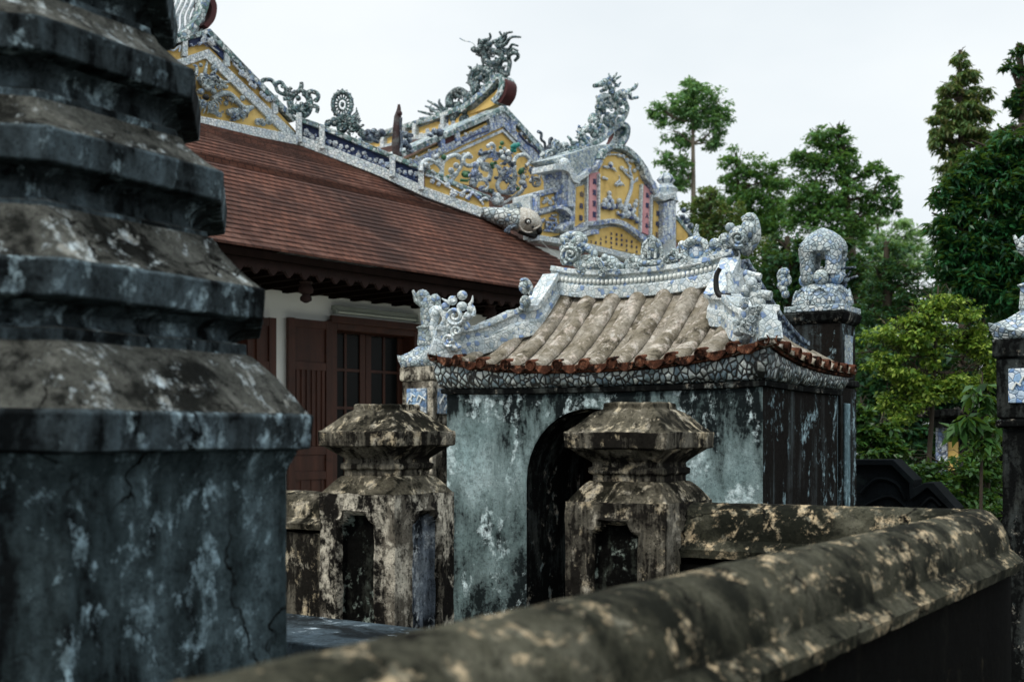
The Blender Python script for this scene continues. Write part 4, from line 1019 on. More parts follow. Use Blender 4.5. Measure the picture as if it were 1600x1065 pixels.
def doorset(x0, x1, zt, shut_l, shut_r):
    f_ = MB(T); t_ = .07
    f_.box(x0 - .02, x0 + t_, -.05, .2, FL, zt + .03); f_.box(x1 - t_, x1 + .02, -.05, .2, FL, zt + .03); f_.box(x0 + t_, x1 - t_, -.05, .2, zt - .06, zt + .03)
    df = f_.build('door_frame', 'wood', hall, None, .006)
    xm = (x0 + x1) / 2
    for a, c_ in ((x0 + t_, xm), (xm, x1 - t_)):
        l_ = MB(T); s_ = .075; y0, y1 = .12, .165
        l_.box(a + .004, a + s_, y0, y1, FL, zt - .065); l_.box(c_ - s_, c_ - .004, y0, y1, FL, zt - .065)
        zs = [FL + .01 + (zt - .08 - FL) * k / 6 for k in range(7)]
        for z in zs: l_.box(a + s_, c_ - s_, y0 + .003, y1 - .003, z, z + (.06 if z in (zs[0], zs[-1]) else .028) if z != zs[-1] else zt - .066)
        m_ = (a + c_) / 2; l_.box(m_ - .016, m_ + .016, y0 + .006, y1 - .006, FL + .05, zt - .07)
        ld = l_.build('door_leaf', 'wood', hall, None, .003)
        p_ = MB(T); p_.box(a + s_, c_ - s_, y0 + .018, y0 + .024, FL + .03, zt - .08); p_.build('pane', 'glass', ld)
    for (a, c_) in [s for s in (shut_l, shut_r) if s]:
        l_ = MB(T); y0, y1 = -.075, -.035; fr_ = .08
        l_.box(a, a + fr_, y0, y1, FL + .02, zt + .01); l_.box(c_ - fr_, c_, y0, y1, FL + .02, zt + .01)
        H_ = zt - FL
        rails = [FL + .02, FL + H_*.36, FL + H_*.46, FL + H_*.80, zt - .07]
        for z in rails: l_.box(a + fr_, c_ - fr_, y0 + .003, y1 - .003, z, z + .075)
        l_.box(a + fr_, c_ - fr_, y0 + .02, y1 - .006, FL + .05, zt - .03)
        n = 6
        for k in range(n):
            xx = a + fr_ + (c_ - a - 2*fr_) * (k + .5) / n
            l_.box(xx - .016, xx + .016, y0 + .006, y0 + .021, FL + H_*.46 + .08, FL + H_*.80)
            if k % 2: l_.box(xx - .02, xx + .004, y0 + .012, y0 + .021, FL + .1, FL + H_*.36)
        l_.build('shutter', 'wood', hall, None, .003)
doorset(dx0, dx1, dzt, (TX(443), TX(512)), (TX(652), TX(652) + (TX(512) - TX(443))))
doorset(d2a, d2b, dzt - .02, None, (d2b + .01, TX(424)))
b = MB(T); b.box(dx0 - .03, dx1 + .03, -.09, -.052, dzt + .0, dzt + .07); b.build('door_lintel', 'wood', hall, None, .006)

# gable of the near hall (traced on its plane)
def gpg(name, mat, pts, y0, y1, par, sm=None, bev=0):
    b = MB(T); b.pg(T, pts, y0, y1); return b.build(name, mat, par, sm, bev)
def gband(name, mat, pts, w_, y0, y1, par, fr=T, smooth=False):
    b = MB(fr); b.band(fr, pts, w_, y0, y1, 0, smooth); return b.build(name, mat, par, None, .006)
gab = gpg('gable', 'yellow', [(326, 55), (458, 200), (470, 215), (150, 160), (150, 118)], YG, YG + .2, hall)
gband('gable_frame', 'mosaic_white', [(180, 134), (324, 84), (459, 214)], 13, YG - .035, YG + .01, hall)
gband('gable_frame', 'mosaic_green', [(180, 92), (327, 49), (462, 188)], 8, YG - .05, YG + .25, hall)
gband('gable_band', 'mosaic_white', [(150, 157), (309, 188), (466, 219)], 15, YG - .13, YG + .02, hall)
gpg('frieze_panel', 'navy', [(296, 60), (326, 52), (352, 78), (350, 94), (322, 66), (296, 74)], YG - .02, YG + .01, hall)
for pts in ([(290, 62), (290, 88)], [(356, 76), (356, 104)], [(431, 148), (431, 178)]): gband('frieze_post', 'mosaic_white', pts, 8, YG - .045, YG + .02, hall)
b = MB(T)
for (x, y_, r) in ((305, 225, 16), (340, 245, 22), (295, 240, 14), (350, 260, 14), (525, 435, 20), (545, 450, 16), (570, 470, 18), (580, 500, 15), (495, 395, 10), (600, 515, 16), (655, 570, 14), (680, 590, 16), (640, 555, 12)):
    p = P1(C3, x, y_); b.flower(T, YG - .05, p[0], p[1], r / 3.805)
for pts in ([(270, 260), (310, 250), (345, 275), (390, 310)], [(470, 380), (500, 410), (560, 450), (600, 520)], [(640, 560), (670, 590), (700, 600)], [(80, 290), (120, 300), (160, 270), (150, 310)]): stc(b, C3, 3.805, T, YG - .035, pts, 7, 4, jy=.01)
b.build('frieze_relief', 'flower', hall, 60)
b = MB(T); yr = YG - .05                      # dragon-mask relief on the yellow gable
blc(b, C3, 3.805, T, yr, 315, 490, 62, 40, 26); blc(b, C3, 3.805, T, yr - .04, 318, 525, 24, 18, 22); blc(b, C3, 3.805, T, yr - .02, 282, 545, 20, 18); blc(b, C3, 3.805, T, yr - .02, 355, 545, 20, 18)
for k in range(13):
    a = math.pi * (k / 12) + math.pi * .02
    stc(b, C3, 3.805, T, yr - .01, [(312 + 50*math.cos(a), 580 + 26*math.sin(a)), (312 + 84*math.cos(a), 585 + 58*math.sin(a)), (312 + 98*math.cos(a + .1), 590 + 86*math.sin(a + .05))], 9, 3)
for pts in ([(230, 470), (225, 430), (205, 420)], [(250, 450), (255, 400), (235, 385)], [(300, 460), (310, 410), (318, 370)], [(345, 450), (370, 410), (365, 390)], [(380, 470), (420, 490), (455, 485)], [(390, 500), (430, 520), (440, 510)], [(225, 500), (215, 470), (205, 450)]): stc(b, C3, 3.805, T, yr, pts, 14, 5)
for pts in ([(350, 590), (400, 560), (450, 560), (500, 600), (520, 640)], [(470, 580), (500, 610), (540, 640), (590, 640)], [(330, 650), (370, 670), (400, 690)], [(440, 670), (480, 660), (540, 660), (580, 645)]): stc(b, C3, 3.805, T, yr, pts, 18, 12)
for (x, y_, r) in ((280, 388, 12), (352, 405, 14), (430, 615, 15), (528, 585, 16), (490, 680, 22), (530, 690, 18), (460, 680, 16), (620, 725, 20), (650, 735, 16), (685, 720, 22), (470, 655, 14), (555, 665, 16), (500, 700, 14)): blc(b, C3, 3.805, T, yr, x, y_, r)
for (x, y_, r, n) in ((300, 470, 16, 9), (240, 500, 10, 5), (385, 500, 9, 5), (290, 610, 12, 6), (360, 620, 9, 4), (470, 600, 8, 5), (510, 680, 9, 7), (650, 730, 7, 5), (400, 675, 6, 4)):
    p = P1(C3, x, y_); b.curls(T, yr - .03, p[0], p[1], r, n)
b.build('gable_relief', 'sculpt', hall, 60)
b = MB(T)
for (x, y_, r, n) in ((330, 480, 14, 6), (270, 560, 10, 5), (430, 590, 8, 5), (500, 690, 10, 7), (545, 665, 7, 4)):
    p = P1(C3, x, y_); b.curls(T, yr - .02, p[0], p[1], r, n)
b.build('gable_relief', 'mosaic_dark', hall, 60)
b = MB(T)
for i in range(9):
    t = i / 8; b.curls(T, YG - .02, 362 + 66*t, 92 + 62*t, 6, 3); b.curls(T, YG - .02, 300 + 45*t, 70 - 2*t, 5, 2)
b.build('frieze_relief', 'mosaic_blue', hall, 60)
b = MB(T); blc(b, C3, 3.805, T, yr - .055, 312, 578, 22, 18, 12); b.build('relief_mouth', 'black', hall, 60)
# ridge tail of the near hall's dragon
b = MB(T); yt = YG + .1
for k in range(9):
    x0 = 40 + k * 31
    stc(b, C3, 3.805, T, yt + .02 * (k % 2), [(x0 - 40, 250 - k*3), (x0 + 5, 170), (x0 + 10, 90), (x0 + 45, 10), (x0 + 60, -70), (x0 + 95, -130)], 11, 7)
b.build('ridge_dragon', 'mosaic_white', hall, 60)
gband('ridge_scroll', 'mosaic_green', C3((150, 215), (230, 170), (290, 90), (318, 10), (335, -60)), 10, YG - .05, YG + .1, hall, T, True)
gband('ridge_scroll', 'maroon', C3((310, 160), (350, 110), (362, 40), (340, -20)), 9, YG + .02, YG + .3, hall, T, True)

# hip parapet of the near hall
def hb_(name, mat, pts, w_, y0, y1, par=hall, smooth=False): return gband(name, mat, pts, w_, y0, y1, par, H, smooth)
hb_('hip_band', 'mosaic_white', [(460, 216), (500, 231), (600, 270), (665, 300), (764, 336), (800, 352)], 15, -.06, .09)
hb_('hip_rail', 'mosaic_green', [(462, 184), (500, 197), (600, 239), (655, 261), (764, 311)], 8, -.06, .08)
b = MB(H); b.pg(H, [(462, 190), (500, 203), (600, 245), (655, 266), (655, 294), (600, 264), (500, 226), (462, 210)], -.005, .02); b.build('frieze_panel', 'navy', hall)
b = MB(H); b.pg(H, [(664, 268), (764, 315), (764, 332), (664, 297)], -.03, .02); b.build('frieze_panel', 'yellow', hall)
for x, y0, y1 in ((467, 176, 222), (503, 196, 232), (613, 243, 276), (658, 258, 296)): hb_('frieze_post', 'mosaic_white', [(x, y0), (x, y1)], 9, -.095, .095)
b = MB(H)
for i in range(20):
    t = (i + .5) / 20; x = 474 + (655 - 474) * t; y_ = 206 + (277 - 206) * t + random.uniform(-5, 5)
    b.flower(H, -.03, x, y_, random.uniform(2.6, 4.6))
for pts in ([(90, 340), (150, 360), (240, 420), (300, 450)],): stc(b, C5, 3.636, H, -.06, pts, 7, 5)
for (x, y_, r) in ((130, 375, 14), (165, 392, 12), (215, 395, 16), (250, 445, 22), (300, 450, 16), (330, 465, 14)): 
    p = P1(C5, x, y_); b.flower(H, -.06, p[0], p[1], r / 3.636)
b.build('frieze_relief', 'flower', hall, 60)
b = MB(H)
for i in range(24):
    t = (i + .5) / 24; b.curls(H, -.02, 474 + 181*t, 209 + 70*t, 6, 3)
b.build('frieze_relief', 'mosaic_blue', hall, 60)
b = MB(H)
for pts in ([(300, 440), (340, 430), (390, 470), (420, 510)], [(330, 480), (360, 440), (410, 460)], [(400, 490), (430, 470), (450, 480)]): stc(b, C5, 3.636, H, -.06, pts, 9, 6)
b.build('frieze_cloud', 'mosaic_blue', hall, 60)
# ornaments standing on the hip ridge
b = MB(H)
for pts in ([(640, 490), (660, 475), (700, 478), (725, 510), (740, 545), (790, 570), (775, 545)], [(725, 500), (755, 490), (780, 520), (790, 555)]): stc(b, C3, 3.805, H, 0, pts, 13, 9)
pts = [(870 + 58*math.cos(a), 610 + 62*math.sin(a)) for a in [k*.4 - 1.2 for k in range(15)]]
stc(b, C3, 3.805, H, 0, pts, 19)
for pts in ([(870, 545), (880, 510), (878, 490)], [(920, 560), (930, 545), (960, 550), (980, 570), (970, 600), (955, 590)], [(900, 640), (940, 630), (975, 640), (970, 670)], [(810, 570), (805, 540), (820, 520)], [(850, 680), (900, 690), (930, 660), (940, 600)], [(820, 620), (800, 590), (770, 590)]): stc(b, C3, 3.805, H, -.02, pts, 15, 10)
for (x, y_, r) in ((860, 585, 16), (880, 620, 14), (850, 650, 30), (880, 660, 26), (860, 545, 14), (890, 545, 14)): blc(b, C3, 3.805, H, -.02, x, y_, r)
p = P1(C3, 870, 650); b.curls(H, -.04, p[0], p[1], 13, 10); p = P1(C3, 770, 520); b.curls(H, -.04, p[0], p[1], 7, 5)
b.build('ridge_cloud', 'dragon_glaze', hall, 60)
b = MB(H)                                    # sun wheel on a flaming cloud
pts = [(1122 + 55*math.cos(a), 622 + 72*math.sin(a)) for a in [k*.37 for k in range(18)]]
stc(b, C3, 3.805, H, 0, pts, 13); 
pts = [(1122 + 26*math.cos(a), 622 + 34*math.sin(a)) for a in [k*.45 for k in range(15)]]
stc(b, C3, 3.805, H, -.01, pts, 6)
for k in range(16):
    a = k * math.pi / 8; ca, sa = math.cos(a), math.sin(a)
    stc(b, C3, 3.805, H, 0, [(1122 + 62*ca, 622 + 80*sa), (1122 + 70*ca, 622 + 95*sa)], 9, 4)
    stc(b, C3, 3.805, H, 0, [(1122 + 26*ca, 622 + 34*sa), (1122 + 50*ca, 622 + 66*sa)], 5)
blc(b, C3, 3.805, H, 0, 1122, 622, 12, 16)
for k in range(6): stc(b, C3, 3.805, H, .02, [(1150 + 10*k, 740 + 6*k), (1172 + 7*k, 722 + 6*k), (1182 + 8*k, 690 + 8*k), (1204 + 5*k, 668 + 10*k), (1206 + 6*k, 640 + 16*k)], 7, 3)
p = P1(C3, 1130, 740); b.curls(H, -.03, p[0], p[1], 16, 12); p = P1(C3, 1220, 790); b.curls(H, -.03, p[0], p[1], 9, 6)
for (x, y_, r) in ((1075, 725, 28), (1110, 720, 30), (1150, 735, 28), (1180, 760, 28), (1040, 740, 16), (1215, 770, 22), (1120, 760, 34), (1235, 790, 24)): blc(b, C3, 3.805, H, 0, x, y_, r)
for pts in ([(1215, 760), (1245, 745), (1250, 740)], [(1020, 750), (1030, 720), (1050, 715)]): stc(b, C3, 3.805, H, 0, pts, 9, 5)
b.build('sun_wheel', 'dragon_glaze', hall, 60)
b = MB(H)
for (x, y_, r) in ((1275, 790, 22), (1310, 785, 22), (1355, 790, 24), (1290, 815, 22), (1330, 812, 22), (1370, 800, 14), (1250, 800, 20)): blc(b, C3, 3.805, H, 0, x, y_, r)
stc(b, C3, 3.805, H, 0, [(1240, 820), (1300, 830), (1340, 845)], 16, 12); b.build('ridge_turtle', 'mosaic_dark', hall, 60)
b = MB(H)                                    # slim guardian figure seen edge-on
stc(b, C3, 3.805, H, 0, [(1450, 930), (1442, 860), (1445, 790), (1448, 740), (1452, 690)], 26, 20); stc(b, C3, 3.805, H, 0, [(1452, 690), (1458, 655), (1459, 622)], 18, 7)
blc(b, C3, 3.805, H, -.02, 1462, 675, 16, 18); stc(b, C3, 3.805, H, -.02, [(1440, 720), (1432, 760), (1440, 800), (1465, 790)], 10, 8)
b.build('guardian_figure', 'black_maroon', hall, 60)
b = MB(H); stc(b, C3, 3.805, H, -.02, [(1470, 700), (1468, 760), (1474, 850), (1462, 920)], 9, 8); b.build('guardian_robe', 'mosaic_dark', hall, 60)

# carp-headed water spout at the foot of the hip
fish = thing('fish_sculpture', 'white-headed mosaic carp sculpture at the lower end of the roof ridge', 'sculpture', H, H.at(810, 350, -.12)[0], -.1, H.at(810, 372, -.12)[1])
b = MB(H); yf = -.10
old = b.f; P = CF((-80, 330), (60, 370), (220, 410), (400, 450), (560, 470), (640, 480)); rr = [80, 120, 150, 172, 190, 190]
Q = []
for p, r in zip(P, rr): x, z, d = H.at(p[0], p[1], yf); Q.append(((x, yf, z), r / 10.65 * d / FPX))
b.tube([q_[0] for q_ in Q], [q_[1] for q_ in Q], 14); b.build('body', 'fish_scale', fish, 60)
b = MB(H); P = CF((540, 465), (640, 478), (730, 505), (810, 548), (860, 590), (880, 615)); rr = [206, 212, 196, 152, 100, 50]; Q = []
for p, r in zip(P, rr): x, z, d = H.at(p[0], p[1], yf); Q.append(((x, yf - .01, z), r / 10.65 * d / FPX))
b.tube(catmull([q_[0] for q_ in Q], 3), [Q[0][1] + 0] + [np.interp(i / 15, [k / 5 for k in range(6)], [q_[1] for q_ in Q]) for i in range(1, 16)], 18); b.build('head', 'fish_head', fish, 60)
b = MB(H); b.pg(H, CF((200, 300), (300, 215), (420, 190), (555, 145), (605, 235), (480, 290), (300, 315)), yf - .03, yf + .03); b.build('dorsal_fin', 'sculpt', fish, None, .006)
b = MB(H); b.pg(H, CF((290, 640), (360, 560), (470, 520), (500, 560), (420, 600), (380, 690), (310, 670)), yf - .20, yf - .16); b.build('pectoral_fin', 'mosaic_dark', fish, None, .006)
ey = yf - .185
b = MB(H); blc(b, CF, 10.65, H, ey + .012, 690, 490, 58, 46, 22); b.build('eye_socket', 'black', fish, 60)
b = MB(H); stc(b, CF, 10.65, H, ey + .005, [(620, 470), (650, 440), (700, 432), (745, 455), (765, 500)], 14, 9); stc(b, CF, 10.65, H, yf - .14, [(560, 560), (600, 630), (680, 670), (770, 665)], 13, 9); stc(b, CF, 10.65, H, yf - .10, [(780, 620), (830, 600), (880, 570), (905, 545)], 16, 14); b.build('brow', 'fish_head', fish, 60)
b = MB(H); blc(b, CF, 10.65, H, ey - .004, 700, 494, 26, 25, 18); ew = b.build('eye', 'white_glaze', fish, 60)
b = MB(H); blc(b, CF, 10.65, H, ey - .024, 704, 492, 13, 13, 10); b.build('pupil', 'black', ew, 60)
b = MB(H); blc(b, CF, 10.65, H, yf - .13, 772, 582, 24, 24, 14); blc(b, CF, 10.65, H, yf - .08, 850, 540, 28, 22, 14); b.build('nostril', 'black', fish, 60)
b = MB(H); blc(b, CF, 10.65, H, yf - .06, 880, 640, 50, 70, 50); blc(b, CF, 10.65, H, yf - .03, 830, 740, 46, 44, 40); stc(b, CF, 10.65, H, yf - .03, [(540, 640), (680, 700), (800, 740), (880, 780)], 50, 30); b.build('mouth', 'black', fish, 60)
b = MB(H); stc(b, CF, 10.65, H, yf - .05, [(870, 720), (900, 790), (960, 870), (1060, 960), (1150, 1030)], 3, 2); stc(b, CF, 10.65, H, yf - .05, [(860, 740), (890, 800), (880, 850)], 5, 3); b.build('whisker', 'white_glaze', fish, 60)

# fluorescent batten on the wall, unlit
x0, z0, _ = T.at(517, 484, 0); x1, z1, _ = T.at(648, 497, 0); zm = (z0 + z1) / 2
lamp = thing('tube_lamp', 'unlit long fluorescent tube lamp mounted on the white wall above the door', 'lamp', T, (x0 + x1) / 2, 0, zm)
b = MB(T); b.box(x0, x1, -.055, -.002, zm - .005, zm + .04); b.build('housing', 'lamp_metal', lamp, None, .006)
b = MB(T); b.tube([(x0 + .04, -.05, zm - .022), (x1 - .04, -.05, zm - .022)], .016, 10); b.build('tube', 'lamp_tube', lamp, 60)
for x in (x0 + .02, x1 - .02):
    b = MB(T); b.box(x - .02, x + .02, -.07, -.02, zm - .045, zm - .004); b.build('end_cap', 'lamp_metal', lamp, None, .004)

# ------------------------------------------------------------------ second hall with the painted gable
hall2 = thing('temple_hall', 'rear temple hall with yellow painted gable and dragon on its ridge', 'temple', T, 5.2, 3.0)
gx, gz_, gd = T.at(788, 190, YG); r2w = T.w(gx, YG, 0)
R2 = Frame(r2w[0], r2w[1], 50.0 + 90.0)      # vertical plane through the second hall's ridge; x runs inwards
def g2(name, mat, pts, y0, y1, bev=0): return gpg(name, mat, pts, y0, y1, hall2, None, bev)
g2('gable', 'yellow', [(788, 178), (862, 255), (862, 330), (640, 330), (640, 250)], YG, YG + .25)
gband('gable_frame', 'mosaic_blue', [(648, 255), (787, 191), (850, 258)], 12, YG - .035, YG + .01, hall2)
gband('gable_frame', 'mosaic_green', [(618, 246), (790, 170), (868, 256)], 9, YG - .055, YG + .3, hall2)
b = MB(T)
for pts in ([(660, 262), (786, 204), (838, 256)],): b.band(T, pts, 4, YG - .03, YG + .01)
b.build('gable_moulding', 'porcelain', hall2)
for p0, p1 in (((692, 216), (694, 238)), ((715, 204), (717, 228)), ((768, 180), (770, 204)), ((803, 184), (803, 206))): gband('frieze_post', 'mosaic_blue', [p0, p1], 7, YG - .05, YG + .02, hall2)
g2('frieze_panel', 'maroon', [(696, 218), (712, 210), (712, 222), (697, 230)], YG - .02, YG + .01)
g2('frieze_panel', 'mosaic_blue', [(773, 182), (790, 174), (801, 186), (801, 197), (788, 184), (773, 192)], YG - .03, YG + .01)
b = MB(T)
for t_ in range(16):
    t = (t_ + .5) / 16; p = (640 + 52*t, 252 - 22*t + random.uniform(-3, 3)); b.flower(T, YG - .04, p[0], p[1], random.uniform(1.8, 3)) if t_ % 3 == 0 else None
    p = (724 + 40*t, 214 - 18*t + random.uniform(-4, 4)); b.flower(T, YG - .04, p[0], p[1], random.uniform(1.8, 3)) if t_ % 3 == 1 else None
    p = (808 + 44*t, 204 + 42*t + random.uniform(-3, 3)); b.flower(T, YG - .04, p[0], p[1], random.uniform(1.6, 2.6)) if t_ % 3 == 2 else None
b.build('frieze_relief', 'flower', hall2, 60)
b = MB(T); b.st(T, YG - .04, [(810, 208), (822, 222), (836, 232), (850, 248)], 1.6, 1.2, 0); b.st(T, YG-.04, [(722, 222), (740, 212), (764, 204)], 1.6, 1.2); b.build('frieze_branch', 'ink', hall2, 60)
# right-hand level band under the gable and brown skirt roof
gband('gable_band', 'mosaic_white', [(840, 253), (858, 252), (880, 256)], 6, YG - .12, YG + .02, hall2)
b = MB(T)
def skirt(u, v):
    x = 1.5 + (8.2 - 1.5) * u; return (x, YG + .1 - 1.9 * v, 4.85 - 1.35 * v + .06 * v * v)
b.grid(skirt, 40, 16, 0, lambda u, v: (6.7 * u, -2.2 * v))
zap = T.at(788, 170, YG)[1]
for sx in (-1, 1):
    def sl(u, v, sx=sx):
        return (gx + sx * 3.4 * u, YG + .2 + 7.5 * v, zap - .12 - 1.9 * u)
    b.grid(sl, 20, 6, 0, lambda u, v: (7.5 * v, 4 * u))
b.build('roof', 'roof_tile', hall2)
b = MB(T); b.box(3.15, 7.6, .5, 8, 0, 4.1); b.box(2.2, 7.6, 1.62, 8.2, 3.6, 4.8); b.build('wall', 'whitewash', hall2)
# ridge parapet of the second hall
def r2b(name, mat, pts, w_, y0, y1, smooth=False): return gband(name, mat, pts, w_, y0, y1, hall2, R2, smooth)
r2b('ridge_rail', 'mosaic_green', [(742, 170), (690, 188), (640, 203), (560, 228)], 8, -.09, .09)
r2b('ridge_band', 'mosaic_white', [(760, 190), (690, 213), (640, 227), (560, 250)], 9, -.09, .09)
b = MB(R2); b.pg(R2, [(742, 172), (560, 232), (560, 250), (760, 192)], .0, .03); b.build('frieze_panel', 'yellow', hall2)
for x, y_ in ((706, 185), (662, 198), (645, 203), (612, 213)): r2b('frieze_post', 'mosaic_white', [(x, y_), (x, y_ + 24)], 6, -.10, .10)
b = MB(R2)
for i in range(10): b.flower(R2, -.04, 618 + i * 10, 222 - i * 3.2 + random.uniform(-3, 3), 3.6)
for i in range(10): b.flower(R2, .06, 618 + i * 10, 222 - i * 3.2 + random.uniform(-3, 3), 3.6)
b.build('frieze_relief', 'flower', hall2, 60)
r2b('ridge_scroll', 'mosaic_green', C4((510, 570), (600, 500), (680, 430), (730, 370), (760, 372), (768, 410), (750, 470), (712, 515)), 8, -.12, .12, True)
r2b('ridge_scroll', 'maroon', C4((752, 372), (778, 400), (772, 460), (738, 514)), 6.5, -.10, .10, True)
b = MB(R2); b.pg(R2, C4((530, 575), (610, 510), (690, 440), (735, 390), (750, 430), (720, 505), (640, 540)), -.05, .05); b.build('scroll_panel', 'yellow', hall2)
# the big ridge dragon
b = MB(R2); s4 = 3.805; yd = 0.0
S4 = lambda pts, r0, r1=None, y=0.0, jy=.03: stc(b, C4, s4, R2, y, pts, r0, r1, 0, jy)
S4([(500, 530), (505, 480), (540, 440), (545, 400), (520, 375), (530, 320), (570, 295), (610, 300), (635, 330), (640, 370), (610, 410), (600, 440), (630, 460), (670, 440), (700, 390), (705, 330), (685, 285), (640, 268), (610, 250), (605, 215), (600, 190)], 24, 17)
S4([(640, 190), (680, 200), (690, 240), (650, 270)], 18, 16, .06); S4([(690, 240), (735, 240), (748, 290), (745, 340)], 16, 11, .03); S4([(735, 250), (750, 215), (790, 205), (800, 220), (770, 245)], 13, 9, .03)
body_path = C4((500, 530), (505, 480), (540, 440), (545, 400), (520, 375), (530, 320), (570, 295), (610, 300), (635, 330), (640, 370), (610, 410), (600, 440), (630, 460), (670, 440), (700, 390), (705, 330), (685, 285), (640, 268))
b.spikes(R2, 0, body_path, 6, 4, 0, 1, 2); b.spikes(R2, 0, body_path, 6, 3, 0, -1, 3)
for (x, y_, r, n) in ((580, 180, 8, 8), (650, 230, 10, 8), (560, 360, 10, 8), (660, 390, 10, 8), (700, 300, 7, 6), (540, 470, 8, 7), (640, 300, 8, 6)):
    p = P1(C4, x, y_); b.curls(R2, -.05, p[0], p[1], r, n)
blc(b, C4, s4, R2, 0, 598, 168, 52, 30, 30); S4([(570, 185), (545, 185), (530, 180)], 19, 13); S4([(600, 195), (570, 212), (548, 205)], 12, 9); S4([(590, 205), (575, 235), (600, 275)], 11, 5); S4([(620, 200), (610, 240), (625, 270)], 11, 5)
blc(b, C4, s4, R2, -.07, 580, 160, 11); blc(b, C4, s4, R2, .07, 580, 160, 11); blc(b, C4, s4, R2, 0, 536, 172, 11)
for pts in ([(608, 145), (622, 112), (630, 85)], [(640, 150), (690, 110), (690, 75)], [(655, 152), (715, 118), (735, 90), (768, 78)], [(665, 160), (725, 150), (765, 112), (812, 106)], [(675, 172), (735, 180), (768, 155), (802, 162)], [(685, 185), (740, 205), (770, 180), (800, 190)], [(560, 150), (575, 128), (560, 120)], [(585, 145), (600, 125), (595, 115)], [(670, 145), (700, 100), (720, 85)]): S4(pts, 13, 5, random.uniform(-.06, .06))
for pts in ([(640, 340), (600, 350), (570, 345), (560, 370)], [(600, 440), (570, 450), (545, 470), (520, 460)], [(690, 420), (660, 440), (640, 480)], [(650, 320), (620, 310), (590, 330), (580, 360)]): S4(pts, 13, 8, -.06)
for k in range(14):
    a = k / 13; x = 512 + 60 * math.sin(a * 3); y_ = 480 - 190 * a; S4([(x - 6, y_), (x - 22, y_ - 12)], 9, 2, 0, 0)
for (x, y_, r) in ((575, 350, 16), (610, 370, 18), (560, 400, 14), (650, 400, 18), (680, 350, 15), (720, 330, 14), (700, 250, 14), (540, 470, 22), (580, 450, 20), (500, 520, 22), (640, 430, 18)): blc(b, C4, s4, R2, random.uniform(-.05, .05), x, y_, r)
b.build('ridge_dragon', 'dragon_glaze', hall2, 60)
b = MB(R2); S4([(450, 114), (480, 130), (520, 138), (542, 158)], 2.6, 2, 0, 0); b.build('dragon_whisker', 'mosaic_green', hall2, 60)
b = MB(R2)                                   # flaming cloud cluster on the ridge
for k, pts in enumerate(([(345, 605), (280, 592), (208, 588)], [(340, 592), (270, 565), (212, 550)], [(345, 575), (290, 535), (238, 515)], [(352, 565), (310, 515), (268, 488)], [(365, 558), (340, 505), (322, 475)], [(385, 552), (372, 505), (385, 478)], [(402, 552), (415, 510), (425, 495)], [(340, 620), (290, 615), (235, 615)])): S4(pts, 12, 5, .03 * (-1) ** k)
S4([(400, 520), (395, 465), (435, 425), (478, 445), (492, 495), (470, 545)], 24, 20); S4([(430, 430), (445, 415), (460, 420)], 12, 6); S4([(410, 470), (430, 450), (460, 470)], 12, 10)
for (x, y_, r) in ((440, 560, 34), (475, 600, 30), (445, 520, 30), (420, 590, 30), (490, 560, 24), (500, 590, 24)): blc(b, C4, s4, R2, 0, x, y_, r)
for (x, y_, r, n) in ((450, 550, 14, 12), (300, 560, 10, 6), (440, 460, 9, 7), (490, 590, 9, 7)):
    p = P1(C4, x, y_); b.curls(R2, -.05, p[0], p[1], r, n)
b.build('ridge_cloud', 'dragon_glaze', hall2, 60)
b = MB(R2); blc(b, C4, s4, R2, -.02, 375, 605, 42, 44); blc(b, C4, s4, R2, -.04, 350, 580, 26); blc(b, C4, s4, R2, -.04, 395, 580, 26); b.build('ridge_bush', 'mosaic_dark', hall2, 60)
b = MB(T)
for (x, y_, r) in ((130, 690, 20), (150, 720, 18), (120, 740, 24), (145, 760, 20), (300, 670, 20), (330, 675, 24), (280, 690, 14)): blc(b, C4, s4, T, YG - .3, x, y_, r)
for pts in ([(110, 700), (100, 680), (115, 670)], [(135, 780), (160, 790), (180, 770)], [(150, 700), (170, 690), (150, 680)], [(260, 690), (290, 680), (330, 660), (355, 665)]): stc(b, C4, s4, T, YG - .3, pts, 9, 5)
b.build('ridge_bird', 'mosaic_dark', hall2, 60)
